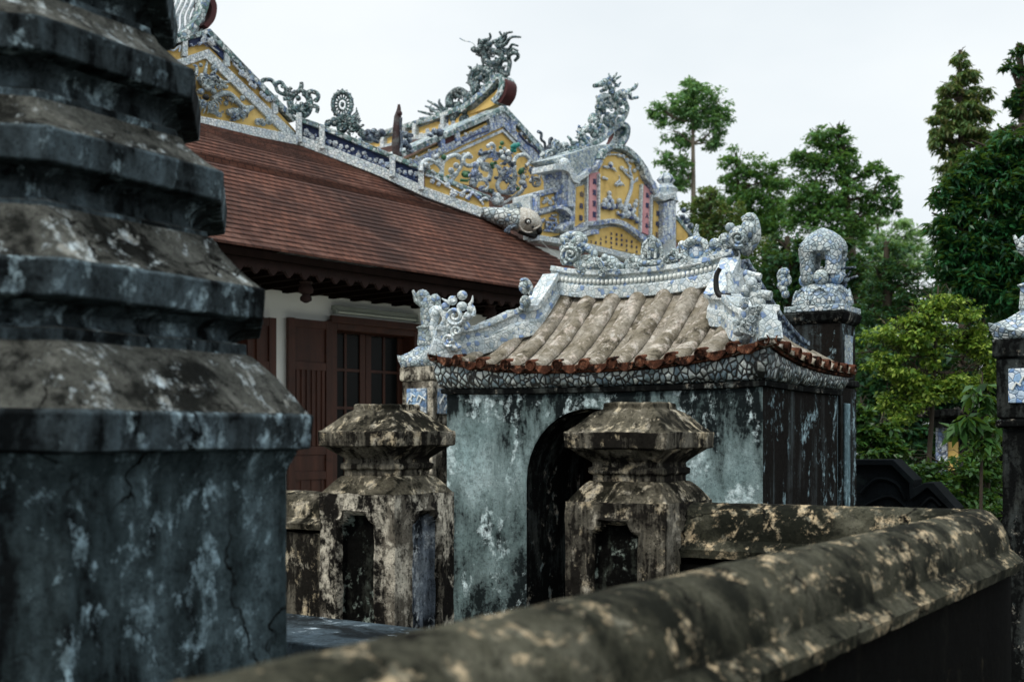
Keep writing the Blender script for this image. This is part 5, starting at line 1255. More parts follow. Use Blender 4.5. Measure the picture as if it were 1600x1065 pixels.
# pierced dragon roundel and vine scrolls in front of the gable
yo = .15
def ro(name, mat, strokes=(), balls=(), spir=()):
    b = MB(T)
    for s_ in strokes: stc(b, CS, 7.606, T, yo + random.uniform(-.05, .03), s_[0], s_[1], s_[2] if len(s_) > 2 else s_[1], 0, .02)
    for x, y_, r in balls: blc(b, CS, 7.606, T, yo - .05 + random.uniform(-.04, .04), x, y_, r)
    for x, y_, r, tu, a, sg in spir: spc(b, CS, 7.606, T, yo - .02, x, y_, r, tu, a, r * .25, 0, sg)
    b.build(name, mat, hall2, 60)
ro('dragon_roundel', 'mosaic_white', [
    ([(150, 690), (185, 600), (182, 500), (230, 390), (340, 325), (480, 330), (580, 390), (640, 480), (655, 600), (600, 720), (490, 765), (430, 690), (470, 610), (560, 620), (600, 690), (560, 720)], 30, 22),
    ([(300, 500), (250, 475), (262, 435), (330, 440), (372, 510), (345, 600), (265, 605), (205, 545)], 28, 24),
    ([(115, 355), (85, 320), (45, 360), (55, 420), (110, 450), (170, 425)], 20, 24), ([(640, 430), (675, 340), (755, 320), (805, 390), (765, 450)], 24, 20),
    ([(312, 225), (350, 192), (400, 230), (405, 320)], 22, 18), ([(205, 620), (280, 620), (312, 685), (275, 735), (220, 705)], 17, 13),
    ([(405, 455), (470, 475), (520, 535), (600, 520), (640, 455)], 20, 15), ([(520, 535), (560, 605), (640, 590)], 22, 16), ([(480, 430), (540, 400), (600, 430)], 15, 12),
    ([(770, 640), (725, 740), (640, 805), (560, 865), (480, 915)], 26, 16), ([(810, 500), (850, 540), (900, 520), (950, 560), (920, 590)], 15, 12), ([(820, 460), (870, 480), (960, 460), (985, 500)], 13, 10),
    ([(40, 700), (160, 760), (260, 790), (350, 820)], 18, 22)],
   [(1060, 570, 60), (1020, 600, 50), (1090, 620, 44), (1050, 540, 44), (1000, 560, 40), (1080, 685, 50), (1040, 660, 36), (430, 820, 52), (420, 880, 50), (470, 860, 44), (400, 790, 30), (300, 740, 26), (240, 410, 30), (180, 440, 34), (500, 350, 34), (560, 370, 30), (640, 560, 30), (480, 290, 30), (560, 290, 34), (520, 250, 24), (740, 590, 36), (720, 650, 34)],
   [(890, 650, 66, 1.7, 3.2, 1)])
ro('roundel_vine', 'mosaic_blue', [([(180, 420), (150, 520), (150, 600), (130, 680)], 30, 22), ([(440, 700), (470, 770), (600, 780), (690, 720)], 16, 14), ([(500, 480), (560, 500), (580, 560), (540, 600)], 20, 14)],
   [(150, 540, 34), (140, 610, 30), (150, 660, 26), (170, 440, 34), (560, 580, 24), (760, 690, 30), (600, 740, 26)])
ro('roundel_leaf_spray', 'leaf_glaze', [([(0, 620), (60, 630), (110, 610)], 18, 12)], [(370, 430, 26), (410, 420, 24), (380, 465, 22), (720, 510, 34), (700, 530, 24), (740, 490, 22), (60, 560, 32), (40, 540, 22), (85, 570, 24), (345, 745, 26), (490, 180, 26), (470, 230, 20), (680, 720, 22)])
ro('roundel_bloom', 'teal_glaze', [], [(640, 215, 36), (620, 260, 32), (680, 200, 28), (645, 270, 22), (610, 220, 22)])
ro('roundel_tail', 'mosaic_dark', [([(225, 285), (240, 310), (300, 292), (380, 280)], 24, 18), ([(520, 360), (600, 410), (640, 470)], 18, 12), ([(440, 620), (470, 600), (420, 590)], 26, 18)], [(240, 265, 18), (345, 620, 20), (520, 420, 26), (540, 640, 18), (600, 600, 22)])
b = MB(T)
for (x, y_, r, n) in ((520, 540, 12, 14), (440, 300, 10, 9), (560, 330, 9, 8), (160, 560, 10, 8), (300, 700, 9, 8), (640, 700, 9, 8), (880, 540, 9, 9), (1050, 590, 12, 14), (250, 420, 7, 6), (430, 850, 9, 10), (740, 560, 8, 8)):
    p = P1(CS, x, y_); b.curls(T, yo - .04, p[0], p[1], r, n)
b.build('roundel_tangle', 'mosaic_blue', hall2, 60)
b = MB(T)
for (x, y_, r, n) in ((540, 580, 10, 10), (500, 320, 8, 7), (620, 400, 8, 7), (200, 640, 8, 7), (820, 500, 7, 6), (1020, 560, 8, 7), (350, 780, 8, 8)):
    p = P1(CS, x, y_); b.curls(T, yo - .03, p[0], p[1], r, n)
b.build('roundel_tangle', 'mosaic_dark', hall2, 60)
b = MB(T); yo2 = .3                          # vine to the left of the roundel
for pts in ([(215, 905), (235, 850), (280, 835), (320, 865), (345, 910)], [(345, 910), (350, 850), (390, 815), (440, 815), (462, 860), (440, 910), (385, 935)], [(440, 915), (400, 960), (330, 960), (280, 900)], [(230, 870), (260, 860), (270, 890)], [(310, 830), (330, 800), (320, 780)], [(460, 800), (470, 815), (520, 820), (510, 800), (490, 800)]): stc(b, C4, s4, T, yo2, pts, 12, 9, 0, .02)
for (x, y_, r) in ((320, 850, 18), (310, 820, 16), (430, 870, 18), (340, 920, 18), (400, 900, 18), (440, 820, 14), (370, 960, 16)): blc(b, C4, s4, T, yo2, x, y_, r)
b.build('vine_scroll', 'mosaic_white', hall2, 60)
b = MB(T)
for (x, y_, r) in ((355, 820, 16), (480, 920, 20), (500, 915, 14), (375, 940, 12)): blc(b, C4, s4, T, yo2 - .03, x, y_, r)
b.build('vine_leaf_spray', 'leaf_glaze', hall2, 60)

# ------------------------------------------------------------------ arched spirit screen with inscriptions
YS = -.5
scr = thing('spirit_screen', 'arched yellow and pink mosaic screen wall bearing a pine picture and inscriptions', 'screen', T, T.at(980, 400, YS)[0], YS + .15, 0)
def sp_(name, mat, pts, dy0, dy1, par=scr, bev=0, c=C6):
    b = MB(T); b.pg(T, c(*pts), YS + dy0, YS + dy1); return b.build(name, mat, par, None, bev)
def sb_(name, mat, pts, w_, dy0, dy1, smooth=True, par=scr): return gband(name, mat, C6(*pts), w_ / 4.84, YS + dy0, YS + dy1, par, T, smooth)
sp_('slab', 'mosaic_white', [(370, 930), (385, 420), (480, 470), (590, 420), (680, 320), (700, 270), (780, 225), (870, 240), (960, 305), (1030, 400), (1080, 520), (1150, 640), (1240, 640), (1240, 1090), (980, 1100), (560, 990)], 0, .26)
sp_('main_panel', 'yellow', [(664, 798), (662, 415), (690, 310), (760, 275), (830, 288), (900, 330), (985, 412), (998, 520), (976, 885), (900, 833), (820, 795), (740, 785)], -.018, .01)
sp_('inscription_strip', 'pink', [(588, 443), (660, 428), (661, 796), (580, 803)], -.024, .01)
sp_('inscription_strip', 'pink', [(1000, 524), (1055, 580), (1047, 914), (979, 880)], -.024, .01)
sp_('inscription_strip', 'yellow', [(487, 545), (567, 522), (565, 833), (474, 850)], -.02, .01)
sp_('inscription_strip', 'yellow', [(1074, 640), (1136, 712), (1130, 952), (1062, 935)], -.02, .01)
sp_('inscription_panel', 'yellow', [(556, 925), (650, 893), (672, 858), (740, 843), (820, 850), (905, 893), (978, 948), (972, 1056), (560, 966)], -.02, .01)
for pts, w_, m_ in (([(684, 330), (706, 275), (780, 236), (870, 252), (955, 325), (1012, 405)], 36, 'mosaic_green'), ([(578, 432), (600, 410), (650, 395), (682, 340)], 30, 'mosaic_blue'), ([(480, 485), (540, 465), (585, 425)], 34, 'mosaic_white'),
                    ([(1012, 405), (1030, 470), (1075, 520), (1100, 580), (1160, 640)], 34, 'mosaic_blue'), ([(470, 870), (520, 855), (575, 822), (660, 815), (740, 800), (830, 812), (910, 858), (1000, 930), (1060, 975)], 36, 'mosaic_blue'), ([(370, 850), (430, 880), (500, 880), (575, 845)], 26, 'mosaic_white'),
                    ([(540, 905), (600, 885), (660, 880)], 36, 'mosaic_blue')):
    sb_('frame_band', m_, pts, w_, -.09, .02)
for pts in ([(576, 440), (573, 825)], [(665, 440), (664, 800)] , [(990, 520), (978, 885)], [(1064, 600), (1055, 935)], [(480, 545), (470, 855)], [(1142, 700), (1138, 950)]): sb_('frame_bead', 'mosaic_white', pts, 11, -.06, .01, False)
sb_('base_band', 'mosaic_white', [(205, 925), (560, 985), (1000, 1095), (1300, 1165)], 42, -.11, .05, False)
b = MB(T); xA, xB = T.at(842, 380, YS)[0], T.at(1075, 380, YS)[0]; zB = T.at(980, 412, YS)[1]
b.box(xA, xB, YS + .03, YS + .24, 0, zB); b.build('base_wall', 'whitewash', scr)
sp_('scroll_body', 'sculpt', [(300, 330), (430, 290), (640, 225), (790, 215), (800, 240), (700, 290), (690, 350), (590, 430), (480, 490), (400, 420)], -.02, .3, scr, .01)
# end pillars
sp_('pillar', 'mosaic_blue', [(385, 420), (472, 405), (476, 700), (388, 690)], -.12, .16, scr, .01)
sp_('pillar_panel', 'flower', [(428, 470), (462, 465), (462, 690), (430, 685)], -.135, -.11, scr)
sb_('pillar_arch', 'mosaic_white', [(330, 390), (400, 395), (450, 420), (480, 480), (520, 500)], 46, -.16, .18)
b = MB(T); b.bl(T, YS - .05, 800 + 395/4.84, 180 + 368/4.84, 10, 9, 9); b.build('pillar_cap', 'mosaic_white', scr, 60)
sp_('pillar', 'mosaic_blue', [(1150, 660), (1240, 640), (1236, 912), (1145, 932)], -.10, .16, scr, .01)
sp_('pillar_panel', 'flower', [(1186, 700), (1214, 690), (1212, 890), (1184, 895)], -.115, -.09, scr)
sb_('pillar_arch', 'mosaic_white', [(1110, 600), (1150, 625), (1200, 610), (1245, 600)], 40, -.13, .18)
sb_('pillar_foot', 'mosaic_blue', [(1140, 965), (1180, 930), (1238, 915)], 34, -.13, .16)
b = MB(T); fx_ = T.at(1041, 300, YS + .05)
def lat2(cx_, cy_, prof, n=14): b.loft([[(cx_ + r*math.cos(2*math.pi*k/n), cy_ + r*math.sin(2*math.pi*k/n), z) for k in range(n)] for r, z in prof])
z_ = [T.at(1041, yy, YS + .05)[1] for yy in (312, 303, 296, 291, 288, 281, 274, 269)]
lat2(fx_[0], YS + .05, [(.16, z_[0] - .03), (.15, z_[0]), (.13, z_[1]), (.15, z_[2]), (.10, z_[3]), (.075, z_[4]), (.105, z_[5]), (.075, z_[6]), (.01, z_[7])]); b.build('urn_finial', 'porcelain', scr, 50)
b = MB(T)
for k in range(5):
    a = k * 1.2566 - 1.8; b.tube([(fx_[0] + .07*math.cos(a), YS + .05 + .07*math.sin(a), z_[4] + .01), (fx_[0] + .112*math.cos(a), YS + .05 + .112*math.sin(a), z_[5]), (fx_[0] + .06*math.cos(a), YS + .05 + .06*math.sin(a), z_[6] + .01)], [.012, .016, .006], 5)
b.build('urn_petal_ring', 'mosaic_dark', scr, 60)
# side block, bracket
sp_('side_block', 'porcelain', [(135, 605), (345, 545), (372, 560), (372, 900), (215, 930), (215, 760), (135, 745)], .0, .25, scr, .01)
sb_('block_frame', 'mosaic_blue', [(200, 600), (345, 560)], 36, -.06, .02, False); sb_('block_frame', 'mosaic_blue', [(200, 735), (345, 695)], 36, -.06, .02, False); sb_('block_frame', 'mosaic_blue', [(200, 600), (200, 740)], 26, -.06, .02, False); sb_('block_frame', 'mosaic_blue', [(350, 560), (350, 705)], 24, -.06, .02, False)
sp_('block_panel', 'yellow', [(214, 622), (338, 586), (338, 668), (214, 704)], -.02, .01); sp_('block_panel', 'yellow', [(215, 760), (352, 722), (362, 905), (225, 935)], -.02, .01)
b = MB(T)
for x, y_, r in ((260, 640, 22), (290, 660, 20), (310, 630, 14), (240, 660, 14)): p = P1(C6, x, y_); b.flower(T, YS - .03, p[0], p[1], r / 4.84)
b.build('block_relief', 'flower', scr, 60)
b = MB(T)
for pts in ([(240, 870), (350, 885)], [(250, 840), (340, 850)], [(265, 810), (340, 815)], [(285, 780), (335, 785)], [(300, 760), (335, 755)], [(260, 800), (258, 880)], [(330, 780), (335, 880)]): stc(b, C6, 4.84, T, YS - .035, pts, 9, 8)
for x, y_, r in ((225, 800, 18), (240, 790, 14), (300, 830, 16), (280, 860, 14)): blc(b, C6, 4.84, T, YS - .035, x, y_, r)
b.build('pavilion_relief', 'mosaic_blue', scr, 60)
sb_('scroll_bracket', 'mosaic_blue', [(372, 690), (420, 715), (462, 760), (455, 810), (410, 830), (370, 868)], 30, -.14, .10)
# relief picture: pine, rocks, crane, clouds
b = MB(T); yp = YS - .035
for pts, a_, c_ in (([(850, 760), (860, 680), (880, 620), (900, 560), (905, 480), (890, 420), (895, 380)], 17, 9), ([(905, 480), (860, 440), (830, 400)], 10, 6), ([(905, 520), (940, 490), (950, 470)], 8, 5), ([(690, 390), (740, 395), (790, 425)], 9, 5), ([(895, 400), (860, 340), (810, 300), (700, 300)], 7, 5), ([(780, 525), (805, 500), (830, 510), (850, 535)], 9, 4), ([(810, 500), (815, 475), (808, 455)], 5, 3), ([(790, 530), (815, 515)], 12, 6)): stc(b, C6, 4.84, T, yp, pts, a_, c_)
for x, y_, r, rz in ((700, 305, 26, 14), (735, 295, 20, 12), (810, 305, 24, 15), (840, 310, 20, 14), (870, 340, 24, 16), (905, 345, 20, 14), (830, 400, 24, 15), (860, 420, 20, 15), (925, 420, 20, 14), (950, 400, 20, 14), (940, 490, 14, 14), (745, 375, 22, 22), (720, 395, 20, 10), (770, 405, 20, 10), (695, 475, 24, 12), (715, 482, 18, 10), (820, 520, 20, 16)): blc(b, C6, 4.84, T, yp, x, y_, r, rz)
for x, y_, r in ((735, 590, 18), (735, 625, 22), (705, 650, 24), (750, 655, 24), (690, 680, 22), (725, 685, 26), (765, 690, 22), (810, 650, 22), (820, 690, 26), (850, 720, 28), (880, 690, 24), (900, 740, 26), (930, 680, 22), (940, 650, 16), (920, 720, 20), (800, 740, 14), (870, 750, 30), (920, 770, 24), (945, 790, 20), (835, 760, 22)): blc(b, C6, 4.84, T, yp, x, y_, r)
b.build('pine_relief', 'flower', scr, 60)
b = MB(T)
for x, y_, r, rz in ((700, 700, 34, 12), (745, 706, 36, 12), (820, 755, 40, 10), (900, 775, 40, 12), (945, 810, 24, 10), (790, 690, 12, 22), (900, 715, 14, 20), (740, 650, 10, 16), (745, 385, 14, 14)): blc(b, C6, 4.84, T, yp - .012, x, y_, r, rz)
b.build('rock_relief', 'ink', scr, 60)
# lettering
def glyph(ch, cpt, hpx, mat, par, fr=T, y=YS - .03, c=C6):
    """one character modelled as a thin raised letter"""
    cu = bpy.data.curves.new('character', 'FONT'); cu.body = ch; cu.align_x = 'CENTER'; cu.align_y = 'CENTER'
    p = P1(c, *cpt); x, z, d = fr.at(p[0], p[1], y); cu.size = hpx / 4.84 * d / FPX * .95; cu.extrude = .004; cu.offset = 0
    cu.resolution_u = 2
    to = bpy.data.objects.new('character', cu); COL.objects.link(to)
    me = bpy.data.meshes.new_from_object(to.evaluated_get(bpy.context.evaluated_depsgraph_get())) if False else None
    return to, (x, y, z)
TXT = []
for i, ch in enumerate('高清室駕'): TXT.append((ch, (624 if i else 626, 505 + i * 83), 50, 0))
for i, ch in enumerate('新耀人本'): TXT.append((ch, (1026 - i * 2, 610 + i * 76), 46, 1))
for i, ch in enumerate('山尚壽'): TXT.append((ch, (528 - i * 3, 600 + i * 90), 50, 2))
for i, ch in enumerate('國昭王'): TXT.append((ch, (1104 - i * 4, 745 + i * 80), 44, 3))
cols = [(600, ['', '', '之', '士']), (635, ['', '', '其', '']), (672, ['', '人', '生', '日']), (712, ['', '下', '平', '']), (752, ['天', '安', '年', '文']), (792, ['月', '居', '有', '']), (830, ['在', '中', '山', '']), (868, ['', '方', '立', '心']), (906, ['', '春', '光', '']), (944, ['', '一', '正', '本'])]
for x, cs in cols:
    for k, ch in enumerate(cs):
        if ch: TXT.append((ch, (x, 872 + (x - 600) * .165 + k * 35 + (18 if x < 700 else 0)), 25, 4))
strips = [o_ for o_ in scr.children if o_.name.startswith('inscription_strip')] + [o_ for o_ in scr.children if o_.name.startswith('inscription_panel')]
made = []
for ch, cpt, h_, k in TXT:
    to, loc = glyph(ch, cpt, h_, 'ink', None); made.append((to, loc, k))
bpy.context.view_layer.update()
dg = bpy.context.evaluated_depsgraph_get()
groups_ = {}
for to, loc, k in made:
    me = bpy.data.meshes.new_from_object(to.evaluated_get(dg)); groups_.setdefault(k, []).append(([tuple(v.co) for v in me.vertices], [tuple(p.vertices) for p in me.polygons], loc))
    bpy.data.objects.remove(to, do_unlink=True); bpy.data.meshes.remove(me)
for k, items in groups_.items():
    b = MB(T)
    for vs, fs, (x, y_, z) in items:
        i0 = len(b.V)
        for v in vs: b.v(x + v[0], y_ - v[2], z + v[1])
        for f_ in fs: b.fc([i0 + j for j in f_])
    b.build('lettering', 'ink', strips[min(k, 4)])
# dragon on top of the screen
drg = thing('dragon_sculpture', 'small pale mosaic dragon on the scroll above the arched screen', 'sculpture', T, T.at(960, 230, -.3)[0], -.3, T.at(960, 230, -.3)[1])
b = MB(T); yq = -.36
S5 = lambda pts, r0, r1=None, y=0.0, jy=.02: stc(b, C4, s4, T, yq + y, pts, r0, r1, 0, jy)
S5([(1190, 740), (1165, 690), (1200, 655), (1260, 665), (1290, 640), (1282, 590), (1292, 530), (1340, 505), (1392, 525), (1372, 575), (1322, 578), (1310, 610), (1340, 640)], 22, 14)
S5([(1280, 530), (1275, 480), (1300, 460), (1350, 462), (1400, 440), (1430, 425)], 22, 14); S5([(1340, 660), (1400, 620), (1440, 570), (1452, 520), (1432, 470), (1450, 428), (1485, 410), (1495, 385)], 17, 10); S5([(1450, 440), (1470, 468), (1508, 465)], 12, 8)
blc(b, C4, s4, T, yq, 1322, 385, 46, 30, 26); S5([(1290, 385), (1268, 392), (1255, 395)], 18, 11); S5([(1320, 415), (1295, 428)], 12, 9); S5([(1350, 410), (1345, 450)], 20, 18)
for pts in ([(1325, 365), (1335, 345), (1345, 322)], [(1345, 368), (1365, 345), (1378, 320)], [(1360, 375), (1385, 355), (1402, 340)], [(1370, 395), (1400, 395), (1405, 375)], [(1290, 480), (1275, 470), (1268, 455)]): S5(pts, 12, 4)
S5([(1205, 720), (1175, 690), (1160, 630)], 20, 6); S5([(1150, 735), (1110, 730), (1090, 695)], 14, 6); S5([(1180, 740), (1150, 760), (1110, 770)], 22, 16); S5([(1430, 560), (1450, 540), (1455, 525)], 12, 6)
for (x, y_, r) in ((1240, 580, 22), (1230, 600, 20), (1255, 600, 20), (1275, 520, 22), (1300, 545, 22), (1330, 575, 22), (1400, 600, 20), (1410, 550, 20), (1330, 490, 26), (1380, 480, 24), (1290, 650, 26), (1250, 680, 26), (1180, 700, 26), (1400, 500, 22), (1420, 450, 22), (1350, 610, 22), (1300, 690, 20)): blc(b, C4, s4, T, yq + random.uniform(-.04, .04), x, y_, r)
b.spikes(T, yq, C4((1190, 740), (1165, 690), (1200, 655), (1260, 665), (1290, 640), (1282, 590), (1292, 530), (1340, 505), (1392, 525)), 5, 3.5, 0, -1, 2)
for (x, y_, r, n) in ((1240, 640, 9, 8), (1330, 520, 9, 8), (1370, 600, 9, 8), (1420, 480, 8, 6), (1180, 710, 9, 7), (1310, 400, 7, 6), (1300, 690, 8, 6)):
    p = P1(C4, x, y_); b.curls(T, yq - .05, p[0], p[1], r, n)
b.build('dragon_body', 'mosaic_green', drg, 60)
b = MB(T); b.band(T, C4((1100, 805), (1200, 765), (1290, 722), (1370, 655), (1415, 622), (1450, 640), (1448, 690), (1415, 745)), 7.5, yq - .08, yq + .1, 0, True); b.build('scroll_base', 'mosaic_green', drg, None, .006)
b = MB(T); b.band(T, C4((1432, 618), (1456, 645), (1450, 700), (1424, 748)), 5.5, yq + .0, yq + .28, 0, True); b.build('scroll_back', 'maroon', drg, None, .006)
# figures between the gable and the screen
fg = thing('ridge_ornament', 'small dark bird figure among mosaic clouds between the gable and the screen', 'ornament', T, T.at(860, 240, 0)[0], 0, T.at(860, 245, 0)[1])
b = MB(T)
for pts in ([(915, 668), (935, 680), (935, 715), (955, 735), (958, 775)], [(985, 770), (985, 720), (998, 708), (1000, 740)]): stc(b, C4, s4, T, 0, pts, 9, 7)
for (x, y_, r) in ((985, 775, 28), (965, 790, 22), (990, 800, 22)): blc(b, C4, s4, T, 0, x, y_, r)
b.build('bird_figure', 'mosaic_dark', fg, 60)
b = MB(T)
p = P1(C4, 1040, 800); b.curls(T, -.05, p[0], p[1], 22, 18)
for (x, y_, r) in ((1040, 765, 26), (1075, 760, 30), (1020, 795, 26), (1060, 795, 30), (1100, 785, 26), (1010, 830, 26), (1050, 830, 30), (980, 840, 24)): blc(b, C4, s4, T, 0, x, y_, r)
stc(b, C4, s4, T, -.04, [(940, 800), (980, 850), (1000, 900)], 18, 14); stc(b, C4, s4, T, -.04, [(930, 830), (960, 850), (1010, 830)], 12, 8); b.build('cloud_cluster', 'sculpt', fg, 60)
# parapet falling away to the right of the screen
sb_('side_parapet', 'mosaic_green', [(1240, 760), (1300, 830), (1380, 930)], 22, .0, .2, False)
sp_('side_parapet_panel', 'yellow', [(1244, 790), (1330, 900), (1330, 960), (1244, 940)], .02, .12)
b = MB(T)
for (x, y_, r) in ((1290, 770, 22), (1320, 800, 26), (1350, 840, 24), (1300, 720, 20)): blc(b, C6, 4.84, T, YS + .1, x, y_, r)
b.build('side_ornament', 'mosaic_dark', scr, 60)

THICK = 1.0
# ------------------------------------------------------------------ right background: dark stone balustrade and shrine
BF = enc(2.35, 7.9)
bal = thing('stone_balustrade', 'black stepped stone balustrade below the shrubs right of the gate', 'balustrade', BF)
b = MB(BF); bt = [BF.at(px, py, 0)[:2] for px, py in ((1326, 722), (1395, 722), (1418, 746), (1424, 768), (1440, 760), (1452, 758), (1476, 784), (1490, 800))]
b.prism([(bt[0][0], 0)] + bt + [(bt[-1][0], 0)], .03, .16); b.build('panel', 'black_stone', bal, None, .01)
b = MB(BF); b.band(BF, [(1320, 722), (1394, 722), (1424, 752), (1424, 772), (1446, 758), (1454, 758), (1492, 798)], 9, -.02, .21); b.build('rail', 'black_stone', bal, None, .008)
b = MB(BF)
for pts in ([(1345, 770), (1370, 748), (1400, 755), (1415, 780)], [(1440, 790), (1455, 778), (1470, 790)], [(1350, 790), (1390, 775), (1420, 795)]): b.st(BF, .02, pts, 3.5, 3)
b.build('carving', 'black_stone', bal, 60)
SF = enc(4.2, 11.2)
shr = thing('shrine', 'small roofed shrine with blue post and ochre panel half hidden by leaves', 'shrine', SF)
def SZ(px, py): return SF.at(px, py, 0)[:2]
x0, z0 = SZ(1462, 800); x1, zt = SZ(1468, 668)
b = MB(SF); b.box(x0, x0 + .11, 0, .12, 0, zt); b.build('post', 'mosaic_blue', shr, None, .006)
b = MB(SF); b.box(x0 + 1.3, x0 + 1.41, 0, .12, 0, zt); b.build('post', 'mosaic_blue', shr, None, .006)
b = MB(SF); b.box(x0 + .113, x0 + 1.297, .04, .12, 0, zt - .02); b.build('wall', 'column', shr)
b = MB(SF); xa, za = SZ(1473, 690); xb, zb = SZ(1488, 752); b.box(xa, xb + .05, .02, .042, zb, za); b.build('panel', 'yellow', shr)
b = MB(SF)
for k in range(8): b.box(x0 - .12 + k*.22, x0 + .10 + k*.22 - .004, -.25, .4, zt + .10 + .01*(k % 2), zt + .17 + .01*(k % 2))
b.box(x0 - .02, x0 + 1.45, -.1, .22, zt + .002, zt + .098); b.st(SF, -.2, [(1500, 640), (1475, 648), (1455, 642), (1448, 630)], 7, 3); b.build('roof', 'column', shr, None, .008)

# ------------------------------------------------------------------ trees and shrubs
LEAF = {}
def leaves(P, size, aspect, droop, seed, spread=1.0):
    """many pointed leaf blades as one mesh: arrays of verts and quads"""
    r_ = np.random.default_rng(seed); n = len(P)
    d = r_.normal(size=(n, 3)); d[:, 2] = d[:, 2] * .5 - droop; d /= np.linalg.norm(d, axis=1, keepdims=True)
    up = r_.normal(size=(n, 3)) * .55 + np.array([0, 0, 1.0]); s = np.cross(d, up); s /= np.linalg.norm(s, axis=1, keepdims=True) + 1e-9
    L_ = size * r_.uniform(.65, 1.3, (n, 1)); W_ = L_ * aspect
    nn = np.cross(s, d) * L_ * .12
    V = np.stack([P, P + d*L_*.45 + s*W_*.5 + nn, P + d*L_, P + d*L_*.45 - s*W_*.5 + nn], 1).reshape(-1, 3)
    return V
def crown(clumps, n, seed, sub=1.0, shell=.45, sgk=.13):
    """clumps of (centre xyz, radii xyz): clustered points near the clump shells"""
    r_ = np.random.default_rng(seed); vol = np.array([c[1][0]*c[1][2] for c in clumps]); vol /= vol.sum(); out = []
    for (c, rad), v in zip(clumps, vol):
        k = max(40, int(n * v)); m = max(6, int(k / (30 * sub)))
        u = r_.normal(size=(m, 3)); u /= np.linalg.norm(u, axis=1, keepdims=True); rr_ = r_.uniform(shell, 1.06, (m, 1)) ** .8
        cc = u * rr_ * np.array(rad) + np.array(c)
        idx = r_.integers(0, m, k); sg = np.array(rad) * sgk
        out.append(cc[idx] + r_.normal(size=(k, 3)) * sg * np.array([1, 1, .7]))
    return np.concatenate(out)
def tree(name, label, cat, base, depth, clumps, n, leaf, mat, trunk_r=.12, aspect=.42, droop=.25, group=None, bark='bark', seed=1, lean=None, thick=.8, shell=.45, limbs=True, sgk=.13, sub=1.0):
    """clumps: (px, py, rx px, rz px, depth offset m)"""
    bx = (base - CX) / FPX * depth
    fr = Frame(bx, depth, 0); t = thing(name, label, cat, fr, 0, 0, -.1, group)
    k = depth / FPX; CLS = []
    for c in clumps:
        px, py, rx, rz = c[:4]; dy = c[4] if len(c) > 4 else 0
        CLS.append((((px - CX)*k - bx, dy, EYE + (HY - py)*k + .1), (rx*k, max(rx, rz)*k*thick, rz*k)))
    P = crown(CLS, n, seed, sub, shell, sgk); V = leaves(P, leaf, aspect, droop, seed + 1)
    nq = len(P); me = bpy.data.meshes.new('crown'); me.vertices.add(len(V)); me.vertices.foreach_set('co', V.ravel())
    me.loops.add(nq*4); me.loops.foreach_set('vertex_index', np.arange(nq*4, dtype=np.int32)); me.polygons.add(nq)
    me.polygons.foreach_set('loop_start', np.arange(0, nq*4, 4, dtype=np.int32)); me.polygons.foreach_set('loop_total', np.full(nq, 4, dtype=np.int32))
    me.materials.append(M[mat]); me.update(); me.validate()
    o = new_obj('crown', me); o.parent = t
    b = MB(fr); top = max(CLS, key=lambda c: c[0][2] + c[1][2]*.4); tx, ty, tz = top[0]
    ln = lean or 0
    tp = catmull([(0, 0, -.1), (tx*.25 + ln, ty*.2, tz*.33), (tx*.7 + ln*.5, ty*.7, tz*.7), (tx, ty, tz + top[1][2]*.3)], 6)
    b.tube(tp, [trunk_r * (1 - .8 * i / (len(tp)-1)) for i in range(len(tp))], 9)
    if limbs:
        for (c, rad) in CLS:
            zj = max(.3, min(c[2] - rad[2]*.9, tz*.9)); j = min(range(len(tp)), key=lambda i: abs(tp[i][2] - zj)); s0 = Vector(tp[j]); e_ = Vector(c)
            mid = s0.lerp(e_, .5) + Vector((0, 0, -.08 * (e_ - s0).length)); q_ = catmull([tuple(s0), tuple(mid), tuple(e_)], 4)
            r0 = trunk_r * (1 - .75 * j / len(tp)) * .55; b.tube(q_, [r0 + (r0*.3 - r0) * i / (len(q_)-1) for i in range(len(q_))], 6)
            for s in range(3):
                a = random.uniform(0, 6.28); q2 = e_ + Vector((math.cos(a)*rad[0]*.8, math.sin(a)*rad[1]*.8, random.uniform(-.2, .7)*rad[2])); st_0 = mid.lerp(e_, random.random())
                b.tube([tuple(st_0), tuple(st_0.lerp(q2, .5) + Vector((0, 0, .04))), tuple(q2)], [r0*.45, r0*.3, r0*.12], 5)
    b.build('trunk', bark, t, 60)
    return t
M['leaf_far'] = foliage('leaf_far', ['#3f6b47', '#5d8a55', '#7ba468', '#4d7a50'])  # greens lightened to put distance haze into the leaf colour
M['leaf_mid'] = foliage('leaf_mid', ['#2c5433', '#46733f', '#63904c', '#37623b'])
M['leaf_dark'] = foliage('leaf_dark', ['#143022', '#20462b', '#2f5c35', '#193a26'], .5, .2)
M['leaf_wood'] = foliage('leaf_wood', ['#1f4229', '#30583a', '#44703f', '#274b2e'], .5, .25)
M['leaf_long'] = foliage('leaf_long', ['#103222', '#194528', '#285f33', '#143a25'], .4, .25)
M['leaf_lime'] = foliage('leaf_lime', ['#20391a', '#385b22', '#5f822e', '#9bae48', '#2e4c1f'], .5, .35)
M['leaf_pale'] = foliage('leaf_pale', ['#6f9a68', '#8fb27a', '#a6c28c', '#7ba470'])  # palest greens, haze of the farthest trees painted into the leaves
M['leaf_vine'] = foliage('leaf_vine', ['#1f3a1f', '#305428', '#466c36', '#1a331b'], .4, .3)
M['leaf_olive'] = foliage('leaf_olive', ['#314c2b', '#46643a', '#5f7c45', '#746f42', '#385932'], .5, .3)
